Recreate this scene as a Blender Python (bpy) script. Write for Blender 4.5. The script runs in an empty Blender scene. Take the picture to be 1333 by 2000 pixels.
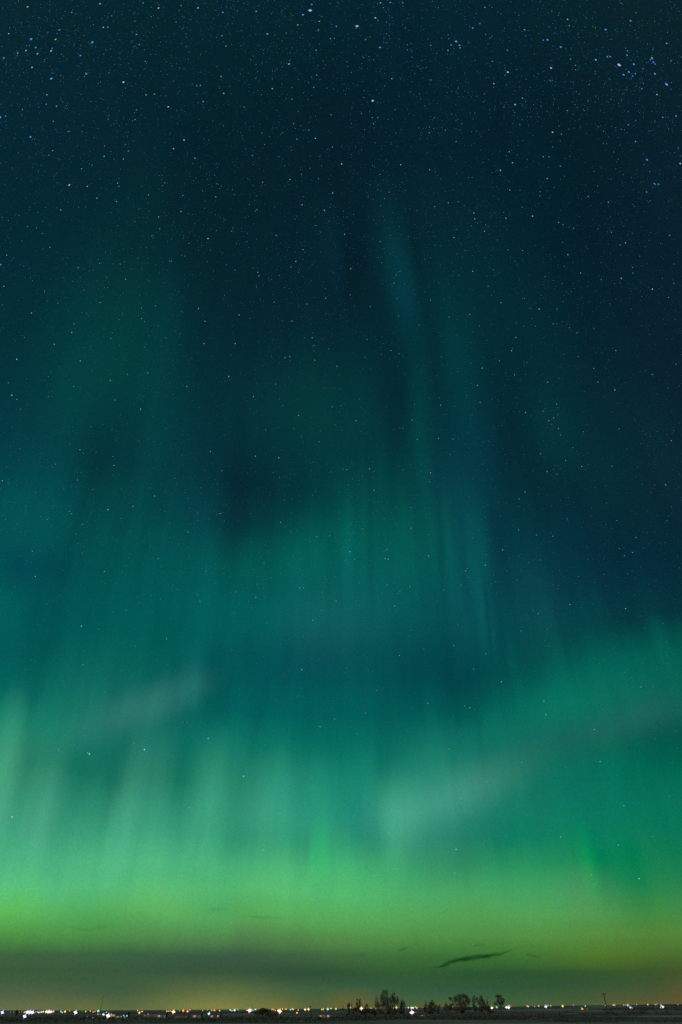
import bpy, bmesh, math, random
from mathutils import Vector, Matrix, noise as mnoise

# ------------------------------------------------------------------ camera
S = bpy.context.scene
COL = S.collection
R = math.radians
PW, PH, F = 1333.0, 2000.0, 1333.0          # photograph's frame and focal length in its pixels
PITCH = math.atan(975 / F)                  # the level line lies 975 px under the middle
EYE = Vector((0, 0, 4.0))
cam = bpy.data.objects.new('camera', bpy.data.cameras.new('camera'))
COL.objects.link(cam)
cam.location = EYE
cam.rotation_euler = (math.pi / 2 + PITCH, 0, 0)
cam.data.sensor_fit = 'VERTICAL'
cam.data.sensor_height = 36
cam.data.lens = 24 * 0.99975
cam.data.clip_start = 0.1
cam.data.clip_end = 300000
S.camera = cam
S.view_settings.view_transform = 'Standard'
S.view_settings.look = 'None'
S.view_settings.exposure = 0
S.view_settings.gamma = 1
S.render.engine = 'CYCLES'
S.cycles.use_denoising = False
S.cycles.use_adaptive_sampling = False
S.cycles.max_bounces = 4
S.cycles.sample_clamp_indirect = 4
S.cycles.pixel_filter_type = 'BLACKMAN_HARRIS'
S.cycles.filter_width = 1.5

cP, sP = math.cos(PITCH), math.sin(PITCH)


def ray(px, py):
    """bearing (unit vector) of a point measured in the photograph"""
    u, v = (px - PW / 2) / F, -(py - PH / 2) / F
    return Vector((u, cP - v * sP, sP + v * cP)).normalized()


def pix(d):
    f = d.y * cP + d.z * sP
    f = max(f, 0.05)
    v = (-d.y * sP + d.z * cP) / f
    return PW / 2 + F * d.x / f, PH / 2 - F * v


def at(px, py, Y):
    d = ray(px, py)
    return EYE + d * (Y / d.y)


def lin(c):
    return tuple((x / 255 / 12.92 if x <= 10.3 else ((x / 255 + .055) / 1.055) ** 2.4) for x in c)


# ------------------------------------------------------------------ night sky with aurora
FILL_EL, FILL_AZ = R(27), R(205)            # the moon is unseen, added behind the camera to brighten the ground
W = bpy.data.worlds.new('World')
S.world = W
W.use_nodes = True
NT = W.node_tree
NT.nodes.clear()


def node(kind, **kw):
    n = NT.nodes.new(kind)
    for k, v in kw.items():
        setattr(n, k, v)
    return n


def math_(op, a, b=None, c=None, clamp=False):
    n = node('ShaderNodeMath', operation=op, use_clamp=clamp)
    for i, x in enumerate((a, b, c)):
        if x is None:
            continue
        if isinstance(x, (int, float)):
            n.inputs[i].default_value = x
        else:
            NT.links.new(x, n.inputs[i])
    return n.outputs[0]


def vmath(op, a, b, c=None):
    n = node('ShaderNodeVectorMath', operation=op)
    for i, x in enumerate((a, b, c)):
        if x is None:
            continue
        if isinstance(x, (tuple, list, Vector)):
            n.inputs[i].default_value = x
        else:
            NT.links.new(x, n.inputs[i])
    return n.outputs[0]


# colour of the glow by height (photo row), for seven bearings (photo column at that row)
SKY = {
    0: [(0, 8, 40, 50), (250, 5, 38, 52), (500, 5, 42, 55), (750, 4, 50, 62), (900, 3, 62, 72), (1000, 3, 72, 80), (1200, 0, 86, 88), (1350, 0, 102, 98),
        (1420, 20, 138, 115), (1500, 52, 152, 127), (1600, 76, 176, 141), (1680, 80, 190, 135), (1740, 82, 200, 115), (1785, 84, 188, 82), (1815, 76, 162, 66),
        (1845, 68, 128, 61), (1870, 62, 108, 64), (1900, 64, 102, 72), (1940, 78, 110, 82), (1972, 100, 122, 92)],
    222: [(0, 6, 38, 48), (250, 5, 36, 48), (500, 5, 42, 52), (600, 4, 52, 58), (750, 3, 60, 64), (900, 5, 56, 66), (1000, 3, 70, 75), (1100, 2, 82, 82),
          (1250, 0, 95, 92), (1350, 18, 112, 106), (1400, 26, 118, 108), (1450, 25, 120, 109), (1520, 34, 134, 116), (1600, 64, 168, 134), (1680, 80, 188, 130),
          (1740, 78, 192, 112), (1790, 80, 178, 88), (1820, 78, 160, 74), (1845, 70, 130, 66), (1870, 60, 105, 64), (1900, 62, 100, 72), (1940, 70, 105, 76), (1972, 92, 115, 80)],
    444: [(0, 5, 38, 48), (250, 5, 33, 44), (500, 5, 36, 46), (750, 5, 44, 56), (850, 5, 48, 60), (950, 5, 48, 60), (1030, 5, 58, 68), (1100, 3, 82, 82),
          (1200, 0, 100, 96), (1300, 4, 90, 94), (1400, 0, 100, 100), (1450, 10, 118, 108), (1500, 36, 138, 120), (1570, 56, 158, 130), (1640, 62, 170, 128), (1700, 74, 188, 118),
          (1750, 80, 190, 100), (1790, 82, 178, 86), (1820, 80, 148, 74), (1845, 70, 122, 68), (1870, 62, 98, 68), (1900, 66, 102, 74), (1940, 84, 116, 78), (1972, 112, 126, 80)],
    666: [(0, 5, 36, 48), (250, 5, 31, 42), (500, 5, 34, 46), (600, 5, 33, 45), (750, 5, 45, 55), (900, 3, 55, 62), (1000, 3, 72, 76), (1050, 3, 84, 82), (1150, 5, 98, 96),
          (1230, 10, 95, 97), (1300, 5, 85, 92), (1400, 0, 96, 96), (1480, 6, 118, 108), (1560, 30, 142, 122), (1620, 40, 145, 118), (1680, 62, 176, 112), (1740, 76, 190, 104),
          (1780, 82, 182, 86), (1810, 80, 166, 74), (1840, 76, 138, 64), (1865, 66, 116, 62), (1890, 56, 98, 62), (1930, 62, 104, 76), (1972, 90, 112, 72)],
    888: [(0, 6, 36, 50), (250, 5, 32, 46), (400, 5, 37, 48), (600, 4, 46, 56), (750, 3, 44, 55), (900, 5, 54, 66), (1000, 5, 66, 74), (1100, 5, 82, 84), (1200, 5, 80, 88),
          (1300, 0, 76, 82), (1380, 0, 86, 88), (1430, 8, 108, 102), (1500, 30, 126, 114), (1580, 44, 138, 118), (1640, 36, 136, 106), (1700, 54, 162, 98), (1750, 70, 176, 92),
          (1800, 80, 164, 76), (1835, 72, 145, 62), (1860, 62, 126, 54), (1880, 54, 114, 54), (1915, 48, 96, 62), (1945, 60, 106, 78), (1972, 80, 110, 74)],
    1111: [(0, 8, 36, 46), (250, 4, 31, 42), (500, 4, 32, 44), (750, 5, 40, 52), (900, 5, 40, 52), (1000, 5, 44, 58), (1100, 5, 50, 65), (1200, 5, 62, 72), (1290, 2, 92, 88),
           (1380, 8, 112, 100), (1440, 16, 110, 98), (1500, 8, 112, 98), (1560, 10, 116, 98), (1620, 10, 122, 94), (1680, 24, 138, 86), (1740, 54, 156, 84), (1780, 74, 164, 78),
           (1810, 82, 156, 66), (1845, 78, 138, 54), (1875, 66, 118, 48), (1900, 52, 98, 54), (1930, 56, 98, 66), (1972, 84, 108, 68)],
    1333: [(0, 10, 36, 46), (250, 8, 33, 45), (500, 8, 32, 46), (750, 8, 33, 48), (900, 8, 34, 52), (1000, 8, 37, 54), (1100, 5, 44, 58), (1200, 5, 56, 65), (1260, 3, 92, 84),
           (1310, 0, 102, 92), (1360, 14, 98, 92), (1420, 12, 94, 88), (1460, 0, 95, 86), (1540, 5, 110, 92), (1600, 5, 115, 88), (1680, 16, 122, 78), (1740, 36, 136, 74),
           (1790, 66, 142, 62), (1830, 82, 136, 52), (1860, 76, 116, 46), (1885, 64, 96, 48), (1925, 68, 94, 60), (1950, 78, 96, 64), (1972, 94, 102, 68)],
}
KX = sorted(SKY)


def smooth01(a, b, x):
    t = min(max((x - a) / (b - a), 0), 1)
    return t * t * (3 - 2 * t)


def col_at(x, y):
    t = SKY[x]
    if y <= t[0][0]:
        return Vector(t[0][1:])
    for a, b in zip(t, t[1:]):
        if y <= b[0]:
            f = (y - a[0]) / (b[0] - a[0])
            return Vector(a[1:]).lerp(Vector(b[1:]), f)
    return Vector(t[-1][1:])


def sky_at(px, py):
    px = min(max(px, 0), 1333)
    py = min(max(py, 0), 1972)
    i = 0
    while i < len(KX) - 2 and px > KX[i + 1]:
        i += 1
    f = (px - KX[i]) / (KX[i + 1] - KX[i])
    p = [col_at(KX[min(max(i + k, 0), len(KX) - 1)], py) for k in (-1, 0, 1, 2)]
    # Catmull-Rom between the bearings
    c = 0.5 * ((2 * p[1]) + (p[2] - p[0]) * f + (2 * p[0] - 5 * p[1] + 4 * p[2] - p[3]) * f * f + (3 * p[1] - p[0] - 3 * p[2] + p[3]) * f ** 3)
    gk = 1 - .05 * (smooth01(1000, 1200, py) - smooth01(1430, 1560, py)) - .05 * smooth01(1640, 1720, py)
    bk = 1 - .05 * (1 - smooth01(1460, 1640, py)) - .05 * (smooth01(1150, 1300, py) - smooth01(1460, 1640, py)) + .06 * (smooth01(1660, 1740, py) - smooth01(1830, 1880, py))
    rk = 1 + .06 * (smooth01(1660, 1740, py) - smooth01(1830, 1880, py))
    low = 1 - .08 * smooth01(1845, 1890, py)
    bk -= .10 * smooth01(1860, 1900, py)
    dim = .10 * (smooth01(1440, 1520, py) - smooth01(1620, 1720, py)) * (1 - smooth01(430, 640, px))
    gk -= dim
    bk -= dim
    rk -= 1.6 * dim
    return tuple(min(max(v * k * low, 0), 255) for v, k in zip(c, (rk, gk, bk)))


tc = node('ShaderNodeTexCoord')
DIR = vmath('NORMALIZE', tc.outputs['Generated'], None)
sep = node('ShaderNodeSeparateXYZ')
NT.links.new(DIR, sep.inputs[0])
AZ = math_('ARCTAN2', sep.outputs[0], sep.outputs[1])
EL = math_('MAXIMUM', math_('ARCSINE', sep.outputs[2]), 0.0)
HGT = math_('SQRT', math_('DIVIDE', EL, math.pi / 2))        # 0 at the horizon, 1 overhead, finer near the horizon

# fine rays: ripples along the bearing that brighten, darken and lift the glow
def ripple(fa, fe, detail, off):
    cx = node('ShaderNodeCombineXYZ')
    NT.links.new(math_('MULTIPLY', AZ, fa), cx.inputs[0])
    NT.links.new(math_('MULTIPLY', EL, fe), cx.inputs[1])
    cx.inputs[2].default_value = off
    rn = node('ShaderNodeTexNoise')
    rn.inputs['Scale'].default_value = 1.0
    rn.inputs['Detail'].default_value = detail
    rn.inputs['Roughness'].default_value = 0.55
    NT.links.new(cx.outputs[0], rn.inputs['Vector'])
    return math_('SUBTRACT', rn.outputs[0], 0.5)


def window(stops):
    w = node('ShaderNodeValToRGB')
    we = w.color_ramp.elements
    we[0].position, we[0].color = stops[0][0], (*[stops[0][1]] * 3, 1)
    we[1].position, we[1].color = stops[-1][0], (*[stops[-1][1]] * 3, 1)
    for p, v in stops[1:-1]:
        e = we.new(p)
        e.color = (v, v, v, 1)
    NT.links.new(HGT, w.inputs[0])
    return w.outputs[0]


R1, R2, R3 = ripple(9, 2.6, 2, 0), ripple(26, 5.0, 2, 4), ripple(62, 6.0, 2, 9)
LIFT = math_('MULTIPLY', math_('ADD', R1, math_('MULTIPLY', R2, .6)), math_('MULTIPLY', window([(.15, 0), (.26, 1), (.5, .8), (.7, .2)]), .036))
rip = math_('ADD', math_('MULTIPLY', R1, math_('MULTIPLY', window([(.2, 0), (.32, .4), (.6, .8), (.85, .6)]), .36)),
            math_('ADD', math_('MULTIPLY', R2, math_('MULTIPLY', window([(.2, 0), (.3, .45), (.6, .9), (.8, .3)]), .36)),
                  math_('MULTIPLY', R3, math_('MULTIPLY', window([(.22, 0), (.3, .9), (.6, 1), (.75, .3)]), .18))))
HW = math_('SUBTRACT', HGT, LIFT)

AZS = [R(a) for a in (-55, -47, -40, -34, -29, -25, -21.5, -18, -14.5, -11, -7.3, -3.6, 0, 3.6, 7.3, 11, 14.5, 18, 21.5, 25, 29, 34, 40, 47, 55)]
glow = None
for k, a in enumerate(AZS):
    rp = node('ShaderNodeValToRGB')
    cr = rp.color_ramp
    cr.interpolation = 'LINEAR'
    for j in range(32):
        pos = (j / 31) * 0.96
        e = pos * pos * math.pi / 2
        d = Vector((math.sin(a) * math.cos(e), math.cos(a) * math.cos(e), math.sin(e)))
        c = lin(sky_at(*pix(d))) + (1,)
        if j == 0:
            el = cr.elements[0]
            el.position = 0
        elif j == 1:
            el = cr.elements[1]
            el.position = pos
        else:
            el = cr.elements.new(pos)
        el.color = c
    NT.links.new(HW, rp.inputs[0])
    if glow is None:
        glow = rp.outputs[0]
    else:
        mr = node('ShaderNodeMapRange')
        NT.links.new(AZ, mr.inputs[0])
        mr.inputs[1].default_value = AZS[k - 1]
        mr.inputs[2].default_value = a
        mx = node('ShaderNodeMix', data_type='RGBA')
        NT.links.new(mr.outputs[0], mx.inputs[0])
        NT.links.new(glow, mx.inputs[6])
        NT.links.new(rp.outputs[0], mx.inputs[7])
        glow = mx.outputs[2]

# rays, patches and dark lanes of the aurora, and the light domes of towns:
# (column, row, half width, half height, lean in degrees, change of colour)
PATCHES = [
    # high rays
    (774, 520, 46, 170, 13, (0, 15, 14)), (790, 570, 28, 120, 13, (0, 7, 9)), (812, 500, 16, 110, 10, (0, -5, -7)),
    (650, 490, 26, 110, 4, (0, 7, 9)), (690, 520, 34, 130, 4, (0, -5, -5)),
    (896, 670, 48, 200, 11, (0, 9, 7)), (888, 740, 34, 160, 10, (0, 4, 4)), (821, 840, 30, 190, 2, (0, 14, 8)),
    (228, 680, 110, 380, -11, (0, 6, 2)), (120, 760, 60, 330, -13, (0, 6, 5)), (400, 560, 90, 300, -6, (0, -2, -2)), (300, 800, 50, 300, -7, (0, 6, 5)), (330, 980, 60, 260, -5, (0, 7, 6)), (342, 610, 40, 150, -3, (0, 3, 4)), (590, 810, 170, 150, 0, (0, 10, 3)),
    (935, 930, 90, 270, 7, (1, 5, 6)), (1075, 700, 60, 300, 14, (0, 4, 4)), (700, 760, 50, 260, 0, (0, 4, 3)), (612, 700, 40, 300, 0, (0, 5, 3)), (768, 850, 44, 170, 2, (0, -8, -7)), (447, 1060, 44, 150, 0, (0, -8, -7)), (485, 960, 170, 210, 12, (0, -5, -4)),
    (405, 1010, 60, 150, 0, (0, 10, 8)), (1010, 910, 90, 190, 10, (0, -7, -6)), (560, 935, 220, 130, 15, (0, -4, -3)),
    (203, 890, 75, 190, -13, (0, -9, -7)), (1075, 855, 70, 120, 12, (0, 10, 6)), (60, 1000, 160, 110, 0, (0, 8, 8)),
    (1230, 900, 140, 160, 0, (0, 8, 2)),
    (680, 1080, 18, 170, 0, (0, 7, 5)), (710, 1010, 16, 140, 0, (0, 7, 2)), (745, 930, 22, 130, 1, (0, 8, 4)),
    (790, 1060, 30, 170, 2, (0, 10, 4)), (836, 1030, 24, 150, 2, (0, 6, 4)), (878, 1090, 14, 160, 3, (0, 7, 3)), (935, 1080, 26, 120, 4, (0, 9, 7)),
    (975, 1080, 30, 120, 4, (0, -14, -12)), (725, 1090, 12, 150, 0, (0, -5, -4)), (862, 1080, 12, 150, 3, (0, -6, -5)), (905, 1090, 16, 150, 3, (0, -7, -4)),
    (942, 1210, 14, 120, 4, (4, 11, 9)), (962, 1230, 12, 90, 4, (4, 8, 6)), (1000, 1300, 12, 70, 6, (2, 6, 5)), (953, 1200, 6, 90, 4, (0, -7, -6)),
    (1055, 1190, 60, 130, 6, (6, 8, 6)), (905, 1210, 40, 130, 3, (4, 4, 4)),
    (880, 1310, 160, 80, 0, (0, -8, -4)), (560, 1290, 230, 60, 0, (0, -8, 0)), (640, 1210, 120, 90, 0, (9, 2, 3)), (570, 1080, 150, 70, 18, (0, 12, 6)), (790, 1050, 130, 80, 6, (0, 4, 2)), (960, 1000, 60, 200, 6, (0, -4, -2)),
    (80, 1280, 170, 90, 0, (0, -6, -2)), (60, 1110, 120, 60, 8, (0, -8, 0)), (0, 1180, 50, 90, 0, (0, 14, 6)),
    
    # grey patches over the arc
    (325, 1362, 130, 45, 22, (24, 12, 12)), (240, 1400, 170, 50, 20, (18, 6, 8)), (378, 1325, 30, 70, 4, (10, 8, 8)), (425, 1360, 40, 110, 4, (-4, -10, -8)),
    (1100, 1265, 190, 60, 22, (0, -4, -3)), (1200, 1330, 260, 90, 20, (0, 6, 4)), (1040, 1400, 190, 70, 25, (0, 5, 3)), (930, 1440, 170, 60, 28, (0, 5, 3)), (960, 1340, 170, 60, 24, (0, -3, -1)),
    (1235, 1405, 130, 45, 18, (16, 4, 6)), (1300, 1455, 90, 60, 0, (-6, -12, -8)), (1120, 1450, 110, 60, 0, (6, -6, -2)),
    # rays of the bright arc
    (8, 1500, 38, 160, -1, (28, 28, 20)), (44, 1480, 30, 120, -2, (4, -8, -4)), 
    (86, 1580, 44, 120, -5, (18, 10, 11)), (130, 1570, 50, 130, -4, (-9, -8, -6)), (190, 1480, 110, 100, 0, (-10, -8, -4)),
    (254, 1545, 40, 140, -5, (14, 13, 9)), (298, 1510, 64, 100, -8, (15, 7, 8)), (238, 1620, 34, 120, -3, (12, 8, 10)), (330, 1630, 90, 100, 0, (6, 4, 6)),
    (345, 1560, 36, 130, -4, (-14, -10, -8)), (410, 1570, 36, 160, -2, (10, 10, 8)), (520, 1585, 60, 120, 0, (10, 5, 6)), (590, 1540, 100, 90, 0, (8, 6, 6)),
    (475, 1640, 50, 70, 0, (-4, -8, -4)), (530, 1660, 100, 60, 0, (-6, -10, -4)),
    (615, 1670, 14, 90, 0, (-2, 12, -4)), (632, 1660, 16, 100, 0, (-4, 14, -2)), (600, 1660, 10, 70, 0, (-2, -8, -4)), (560, 1720, 60, 70, 0, (8, 10, 4)), (690, 1720, 70, 80, 0, (4, 10, 2)),
    (780, 1590, 70, 90, 4, (26, 20, 16)), (766, 1630, 34, 120, 4, (12, 12, 9)), (800, 1600, 16, 110, 3, (6, 6, 4)), (720, 1635, 60, 80, 14, (-8, -16, -4)), (850, 1555, 150, 60, 22, (14, 8, 8)),
    (940, 1535, 150, 55, 28, (24, 10, 11)), (875, 1520, 14, 110, 3, (6, 6, 5)), (905, 1540, 16, 100, 4, (5, 4, 4)), (860, 1650, 110, 80, 0, (8, -4, 4)), (890, 1690, 80, 60, 0, (-8, -12, -6)), (960, 1620, 110, 80, 0, (-14, -10, -6)),
    (1150, 1690, 24, 90, 2, (-8, 16, -4)), (1175, 1700, 30, 80, 2, (-14, -6, -2)), (1140, 1740, 70, 60, 0, (16, 2, 6)), (1250, 1740, 70, 110, 6, (-24, -8, -6)), (1285, 1740, 40, 120, 4, (8, 6, 0)),
    (1040, 1740, 120, 80, 0, (4, 8, 4)), (1260, 1480, 200, 60, 0, (-6, 4, 0)),
    (310, 1760, 120, 50, 0, (12, 8, -2)), (20, 1760, 90, 60, 0, (6, 10, -4)), (190, 1790, 90, 60, 0, (-6, -4, -6)), (430, 1775, 80, 40, 0, (-6, -8, -4)),
    # cloud bank over the horizon
    (60, 1868, 220, 30, 0, (-4, -10, 0)), (420, 1880, 280, 40, 0, (-6, -8, 0)), (600, 1905, 160, 30, 0, (-10, -8, -4)), (1010, 1908, 240, 24, 0, (-6, -8, 0)),
    (1180, 1868, 110, 36, 0, (8, 4, -8)),
    # light domes of towns
    (415, 1968, 180, 60, 0, (20, 14, 2)), (412, 1972, 80, 30, 0, (10, 4, 0)), (80, 1972, 170, 50, 0, (13, 4, 0)), (690, 1970, 70, 44, 0, (26, 4, -6)),
    (545, 1974, 60, 26, 0, (16, 2, -8)), (1338, 1955, 60, 70, 0, (16, 0, -4)), (1240, 1966, 120, 40, 0, (12, 2, 0)), (860, 1972, 60, 24, 0, (14, 2, -6)),
    (180, 1972, 60, 26, 0, (10, 6, -6)),
]
ZUP = Vector((0, 0, 1))
acc = None
for (x, y, hw, hh, lean, dc) in PATCHES:
    d0 = ray(x, y)
    lx = math.sin(R(lean))
    ly = math.cos(R(lean))
    ax_ = (ray(x + ly, y - lx) - d0)                 # across the ray
    up_ = (ray(x - lx, y - ly) - d0)                 # along the ray
    soft = 1.25 if min(hw, hh) > 20 else 1.1
    sx, sy = ax_.length * hw * soft, up_.length * hh * soft
    X = ax_.normalized()
    Z = X.cross(d0).normalized()
    if Z.dot(up_) < 0:
        Z = -Z
    Yd = Z.cross(X).normalized()
    rot = Matrix((X, Yd, Z)).transposed().to_euler('XYZ')
    g = node('ShaderNodeTexGradient', gradient_type='SPHERICAL')
    m = g.texture_mapping
    m.vector_type = 'TEXTURE'
    m.translation = d0
    m.rotation = rot
    m.scale = (sx, max(sx, sy), sy)
    NT.links.new(DIR, g.inputs[0])
    base = sky_at(x, y)
    tgt = tuple(min(max(b + dd * (.8 if y < 1940 else 1), 0), 255) for b, dd in zip(base, dc))
    delta = tuple(q - p for p, q in zip(lin(base), lin(tgt)))
    f = g.outputs['Fac']
    s = math_('SMOOTHSTEP', f, 0) if False else math_('MULTIPLY', math_('MULTIPLY', f, f), math_('MULTIPLY_ADD', f, -2.0, 3.0))
    n = node('ShaderNodeVectorMath', operation='SCALE')
    n.inputs[0].default_value = delta
    NT.links.new(s, n.inputs['Scale'])
    acc = n.outputs[0] if acc is None else vmath('ADD', acc, n.outputs[0])
sky = vmath('MAXIMUM', vmath('ADD', glow, acc), (0.0, 0.0008, 0.001))

# thin veils of cloud low down, lying level
cv = node('ShaderNodeCombineXYZ')
NT.links.new(math_('MULTIPLY', AZ, 5.0), cv.inputs[0])
NT.links.new(math_('MULTIPLY', EL, 75.0), cv.inputs[1])
vn = node('ShaderNodeTexNoise')
vn.inputs['Scale'].default_value = 1.0
vn.inputs['Detail'].default_value = 4.0
NT.links.new(cv.outputs[0], vn.inputs['Vector'])
w2 = node('ShaderNodeValToRGB')
we = w2.color_ramp.elements
we[0].position, we[0].color = 0.0, (.5, .5, .5, 1)
we[1].position, we[1].color = 0.29, (0, 0, 0, 1)
e = we.new(0.16)
e.color = (1, 1, 1, 1)
NT.links.new(HGT, w2.inputs[0])
veil = math_('MULTIPLY', math_('SUBTRACT', vn.outputs[0], 0.5), math_('MULTIPLY', w2.outputs[0], 0.26))
# sensor grain put into the sky colour as fine noise
gn = node('ShaderNodeTexNoise')
gn.inputs['Scale'].default_value = 460.0
gn.inputs['Detail'].default_value = 1.0
NT.links.new(DIR, gn.inputs['Vector'])
grain = vmath('MULTIPLY', vmath('SUBTRACT', gn.outputs['Color'], (0.5, 0.5, 0.5)), (0.42, 0.36, 0.46))
gain = math_('ADD', math_('ADD', rip, veil), 1.0)
gc = node('ShaderNodeCombineXYZ')
for i in range(3):
    NT.links.new(gain, gc.inputs[i])
sky = vmath('MULTIPLY', sky, vmath('ADD', gc.outputs[0], grain))
sky = vmath('ADD', sky, vmath('MULTIPLY', vmath('SUBTRACT', gn.outputs['Color'], (0.5, 0.5, 0.5)), (0.008, 0.006, 0.008)))
sky = vmath('MAXIMUM', sky, (0.0, 0.0005, 0.0008))
bg = node('ShaderNodeBackground')
NT.links.new(sky, bg.inputs[0])
ns = node('ShaderNodeTexSky', sky_type='NISHITA', sun_disc=False, sun_elevation=FILL_EL, sun_rotation=FILL_AZ)
bm_ = node('ShaderNodeBackground')
NT.links.new(ns.outputs[0], bm_.inputs[0])
bm_.inputs[1].default_value = 0.0002                 # air lit from the side of the added fill, next to nothing
ad = node('ShaderNodeAddShader')
NT.links.new(bg.outputs[0], ad.inputs[0])
NT.links.new(bm_.outputs[0], ad.inputs[1])
wo = node('ShaderNodeOutputWorld')
NT.links.new(ad.outputs[0], wo.inputs[0])

fill_moon = bpy.data.objects.new('moonlight', bpy.data.lights.new('moonlight', 'SUN'))  # added fill lamp that lifts the dark ground
COL.objects.link(fill_moon)
fill_moon.data.energy = 2.0
fill_moon.data.angle = R(0.5)
fill_moon.data.color = (1.0, 0.97, 0.90)
md = Vector((math.sin(FILL_AZ) * math.cos(FILL_EL), math.cos(FILL_AZ) * math.cos(FILL_EL), math.sin(FILL_EL)))
fill_moon.rotation_euler = md.to_track_quat('Z', 'Y').to_euler()


# ------------------------------------------------------------------ helpers
def material(name, rgb, rough=.9, var=0.0, scale=1.0, rgb2=None):
    m = bpy.data.materials.new(name)
    m.use_nodes = True
    t = m.node_tree
    b = t.nodes['Principled BSDF']
    b.inputs['Roughness'].default_value = rough
    b.inputs['Specular IOR Level'].default_value = 0.2
    b.inputs['Base Color'].default_value = (*rgb, 1)
    n = t.nodes.new('ShaderNodeTexNoise')
    n.inputs['Scale'].default_value = scale
    n.inputs['Detail'].default_value = 4
    c = t.nodes.new('ShaderNodeTexCoord')
    t.links.new(c.outputs['Object'], n.inputs['Vector'])
    r = t.nodes.new('ShaderNodeValToRGB')
    r.color_ramp.elements[0].position = .3
    r.color_ramp.elements[1].position = .7
    r.color_ramp.elements[0].color = (*(x * (1 - var) for x in rgb), 1)
    r.color_ramp.elements[1].color = (*(x for x in (rgb2 or [x * (1 + var) for x in rgb])), 1)
    t.links.new(n.outputs[0], r.inputs[0])
    t.links.new(r.outputs[0], b.inputs['Base Color'])
    return m


def emitter(name, rgb, strength):
    m = bpy.data.materials.new(name)
    m.use_nodes = True
    t = m.node_tree
    t.nodes.clear()
    e = t.nodes.new('ShaderNodeEmission')
    e.inputs[0].default_value = (*rgb, 1)
    e.inputs[1].default_value = strength
    o = t.nodes.new('ShaderNodeOutputMaterial')
    t.links.new(e.outputs[0], o.inputs[0])
    return m


def obj(name, bm, mat, parent=None):
    me = bpy.data.meshes.new(name)
    bm.to_mesh(me)
    bm.free()
    if mat:
        me.materials.append(mat)
    o = bpy.data.objects.new(name, me)
    COL.objects.link(o)
    if parent:
        o.parent = parent
    return o


def empty(name, loc):
    o = bpy.data.objects.new(name, None)
    o.empty_display_size = .2
    COL.objects.link(o)
    o.location = loc
    return o


def tag(o, label=None, cat=None, group=None, kind=None):
    if label:
        o['label'] = label
    if cat:
        o['category'] = cat
    if group:
        o['group'] = group
    if kind:
        o['kind'] = kind
    return o


def tube(bm, pts, rad, sides=6):
    rings = []
    for i, p in enumerate(pts):
        p = Vector(p)
        a = Vector(pts[max(i - 1, 0)])
        b = Vector(pts[min(i + 1, len(pts) - 1)])
        t = (b - a).normalized()
        u = t.orthogonal().normalized()
        v = t.cross(u)
        rings.append([bm.verts.new(p + (u * math.cos(2 * math.pi * k / sides) + v * math.sin(2 * math.pi * k / sides)) * rad[i]) for k in range(sides)])
    for r0, r1 in zip(rings, rings[1:]):
        for k in range(sides):
            bm.faces.new((r0[k], r0[(k + 1) % sides], r1[(k + 1) % sides], r1[k]))
    bm.faces.new(rings[0][::-1])
    bm.faces.new(rings[-1])


def box(bm, x0, x1, y0, y1, z0, z1):
    v = [bm.verts.new((x, y, z)) for z in (z0, z1) for y in (y0, y1) for x in (x0, x1)]
    for f in ((0, 2, 3, 1), (4, 5, 7, 6), (0, 1, 5, 4), (2, 6, 7, 3), (0, 4, 6, 2), (1, 3, 7, 5)):
        bm.faces.new([v[i] for i in f])


# ------------------------------------------------------------------ terrain
SKYLINE = [(0, 1973.5), (200, 1973.5), (440, 1972), (666, 1970), (860, 1968), (1000, 1966.5), (1150, 1964), (1333, 1962)]


def smooth(a, b, x):
    t = min(max((x - a) / (b - a), 0), 1)
    return t * t * (3 - 2 * t)


def sky_row(px):
    if px <= 0:
        return SKYLINE[0][1]
    for a, b in zip(SKYLINE, SKYLINE[1:]):
        if px <= b[0]:
            return a[1] + (b[1] - a[1]) * (px - a[0]) / (b[0] - a[0])
    return SKYLINE[-1][1]


FB = F * cP + 975 * sP                       # frame pixels per unit of x/y along the level line


def ground_h(x, y):
    r = math.hypot(x, y)
    px = PW / 2 + FB * (x / y if y > 1 else (-5 if x < 0 else 5))
    px = min(max(px, 0), 1333)
    h = 2.3 * (1 - smooth(15, 260, r))
    h += smooth(25, 120, r) * 0.16 * (mnoise.noise(Vector((x * .03, y * .03, 3))) + .5 * mnoise.noise(Vector((x * .11, y * .11, 9))))
    top = at(px, sky_row(px), 1150).z + 0.35 * mnoise.noise(Vector((x * .012, y * .004, 1)))
    k = smooth(640, 1150, r)
    h = h * (1 - k) + top * k
    # low rise on the right, in front of the village
    side = smooth(985, 1150, px)
    crest = at(px, 1979 - 8.0 * smooth(1000, 1180, px) - 1.5 * smooth(1180, 1333, px), 560).z
    h += side * max(0, crest - h) * math.exp(-((r - 575) / 75) ** 2)
    if r > 1150:
        h -= (r - 1150) * 0.0006
    return h


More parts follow.
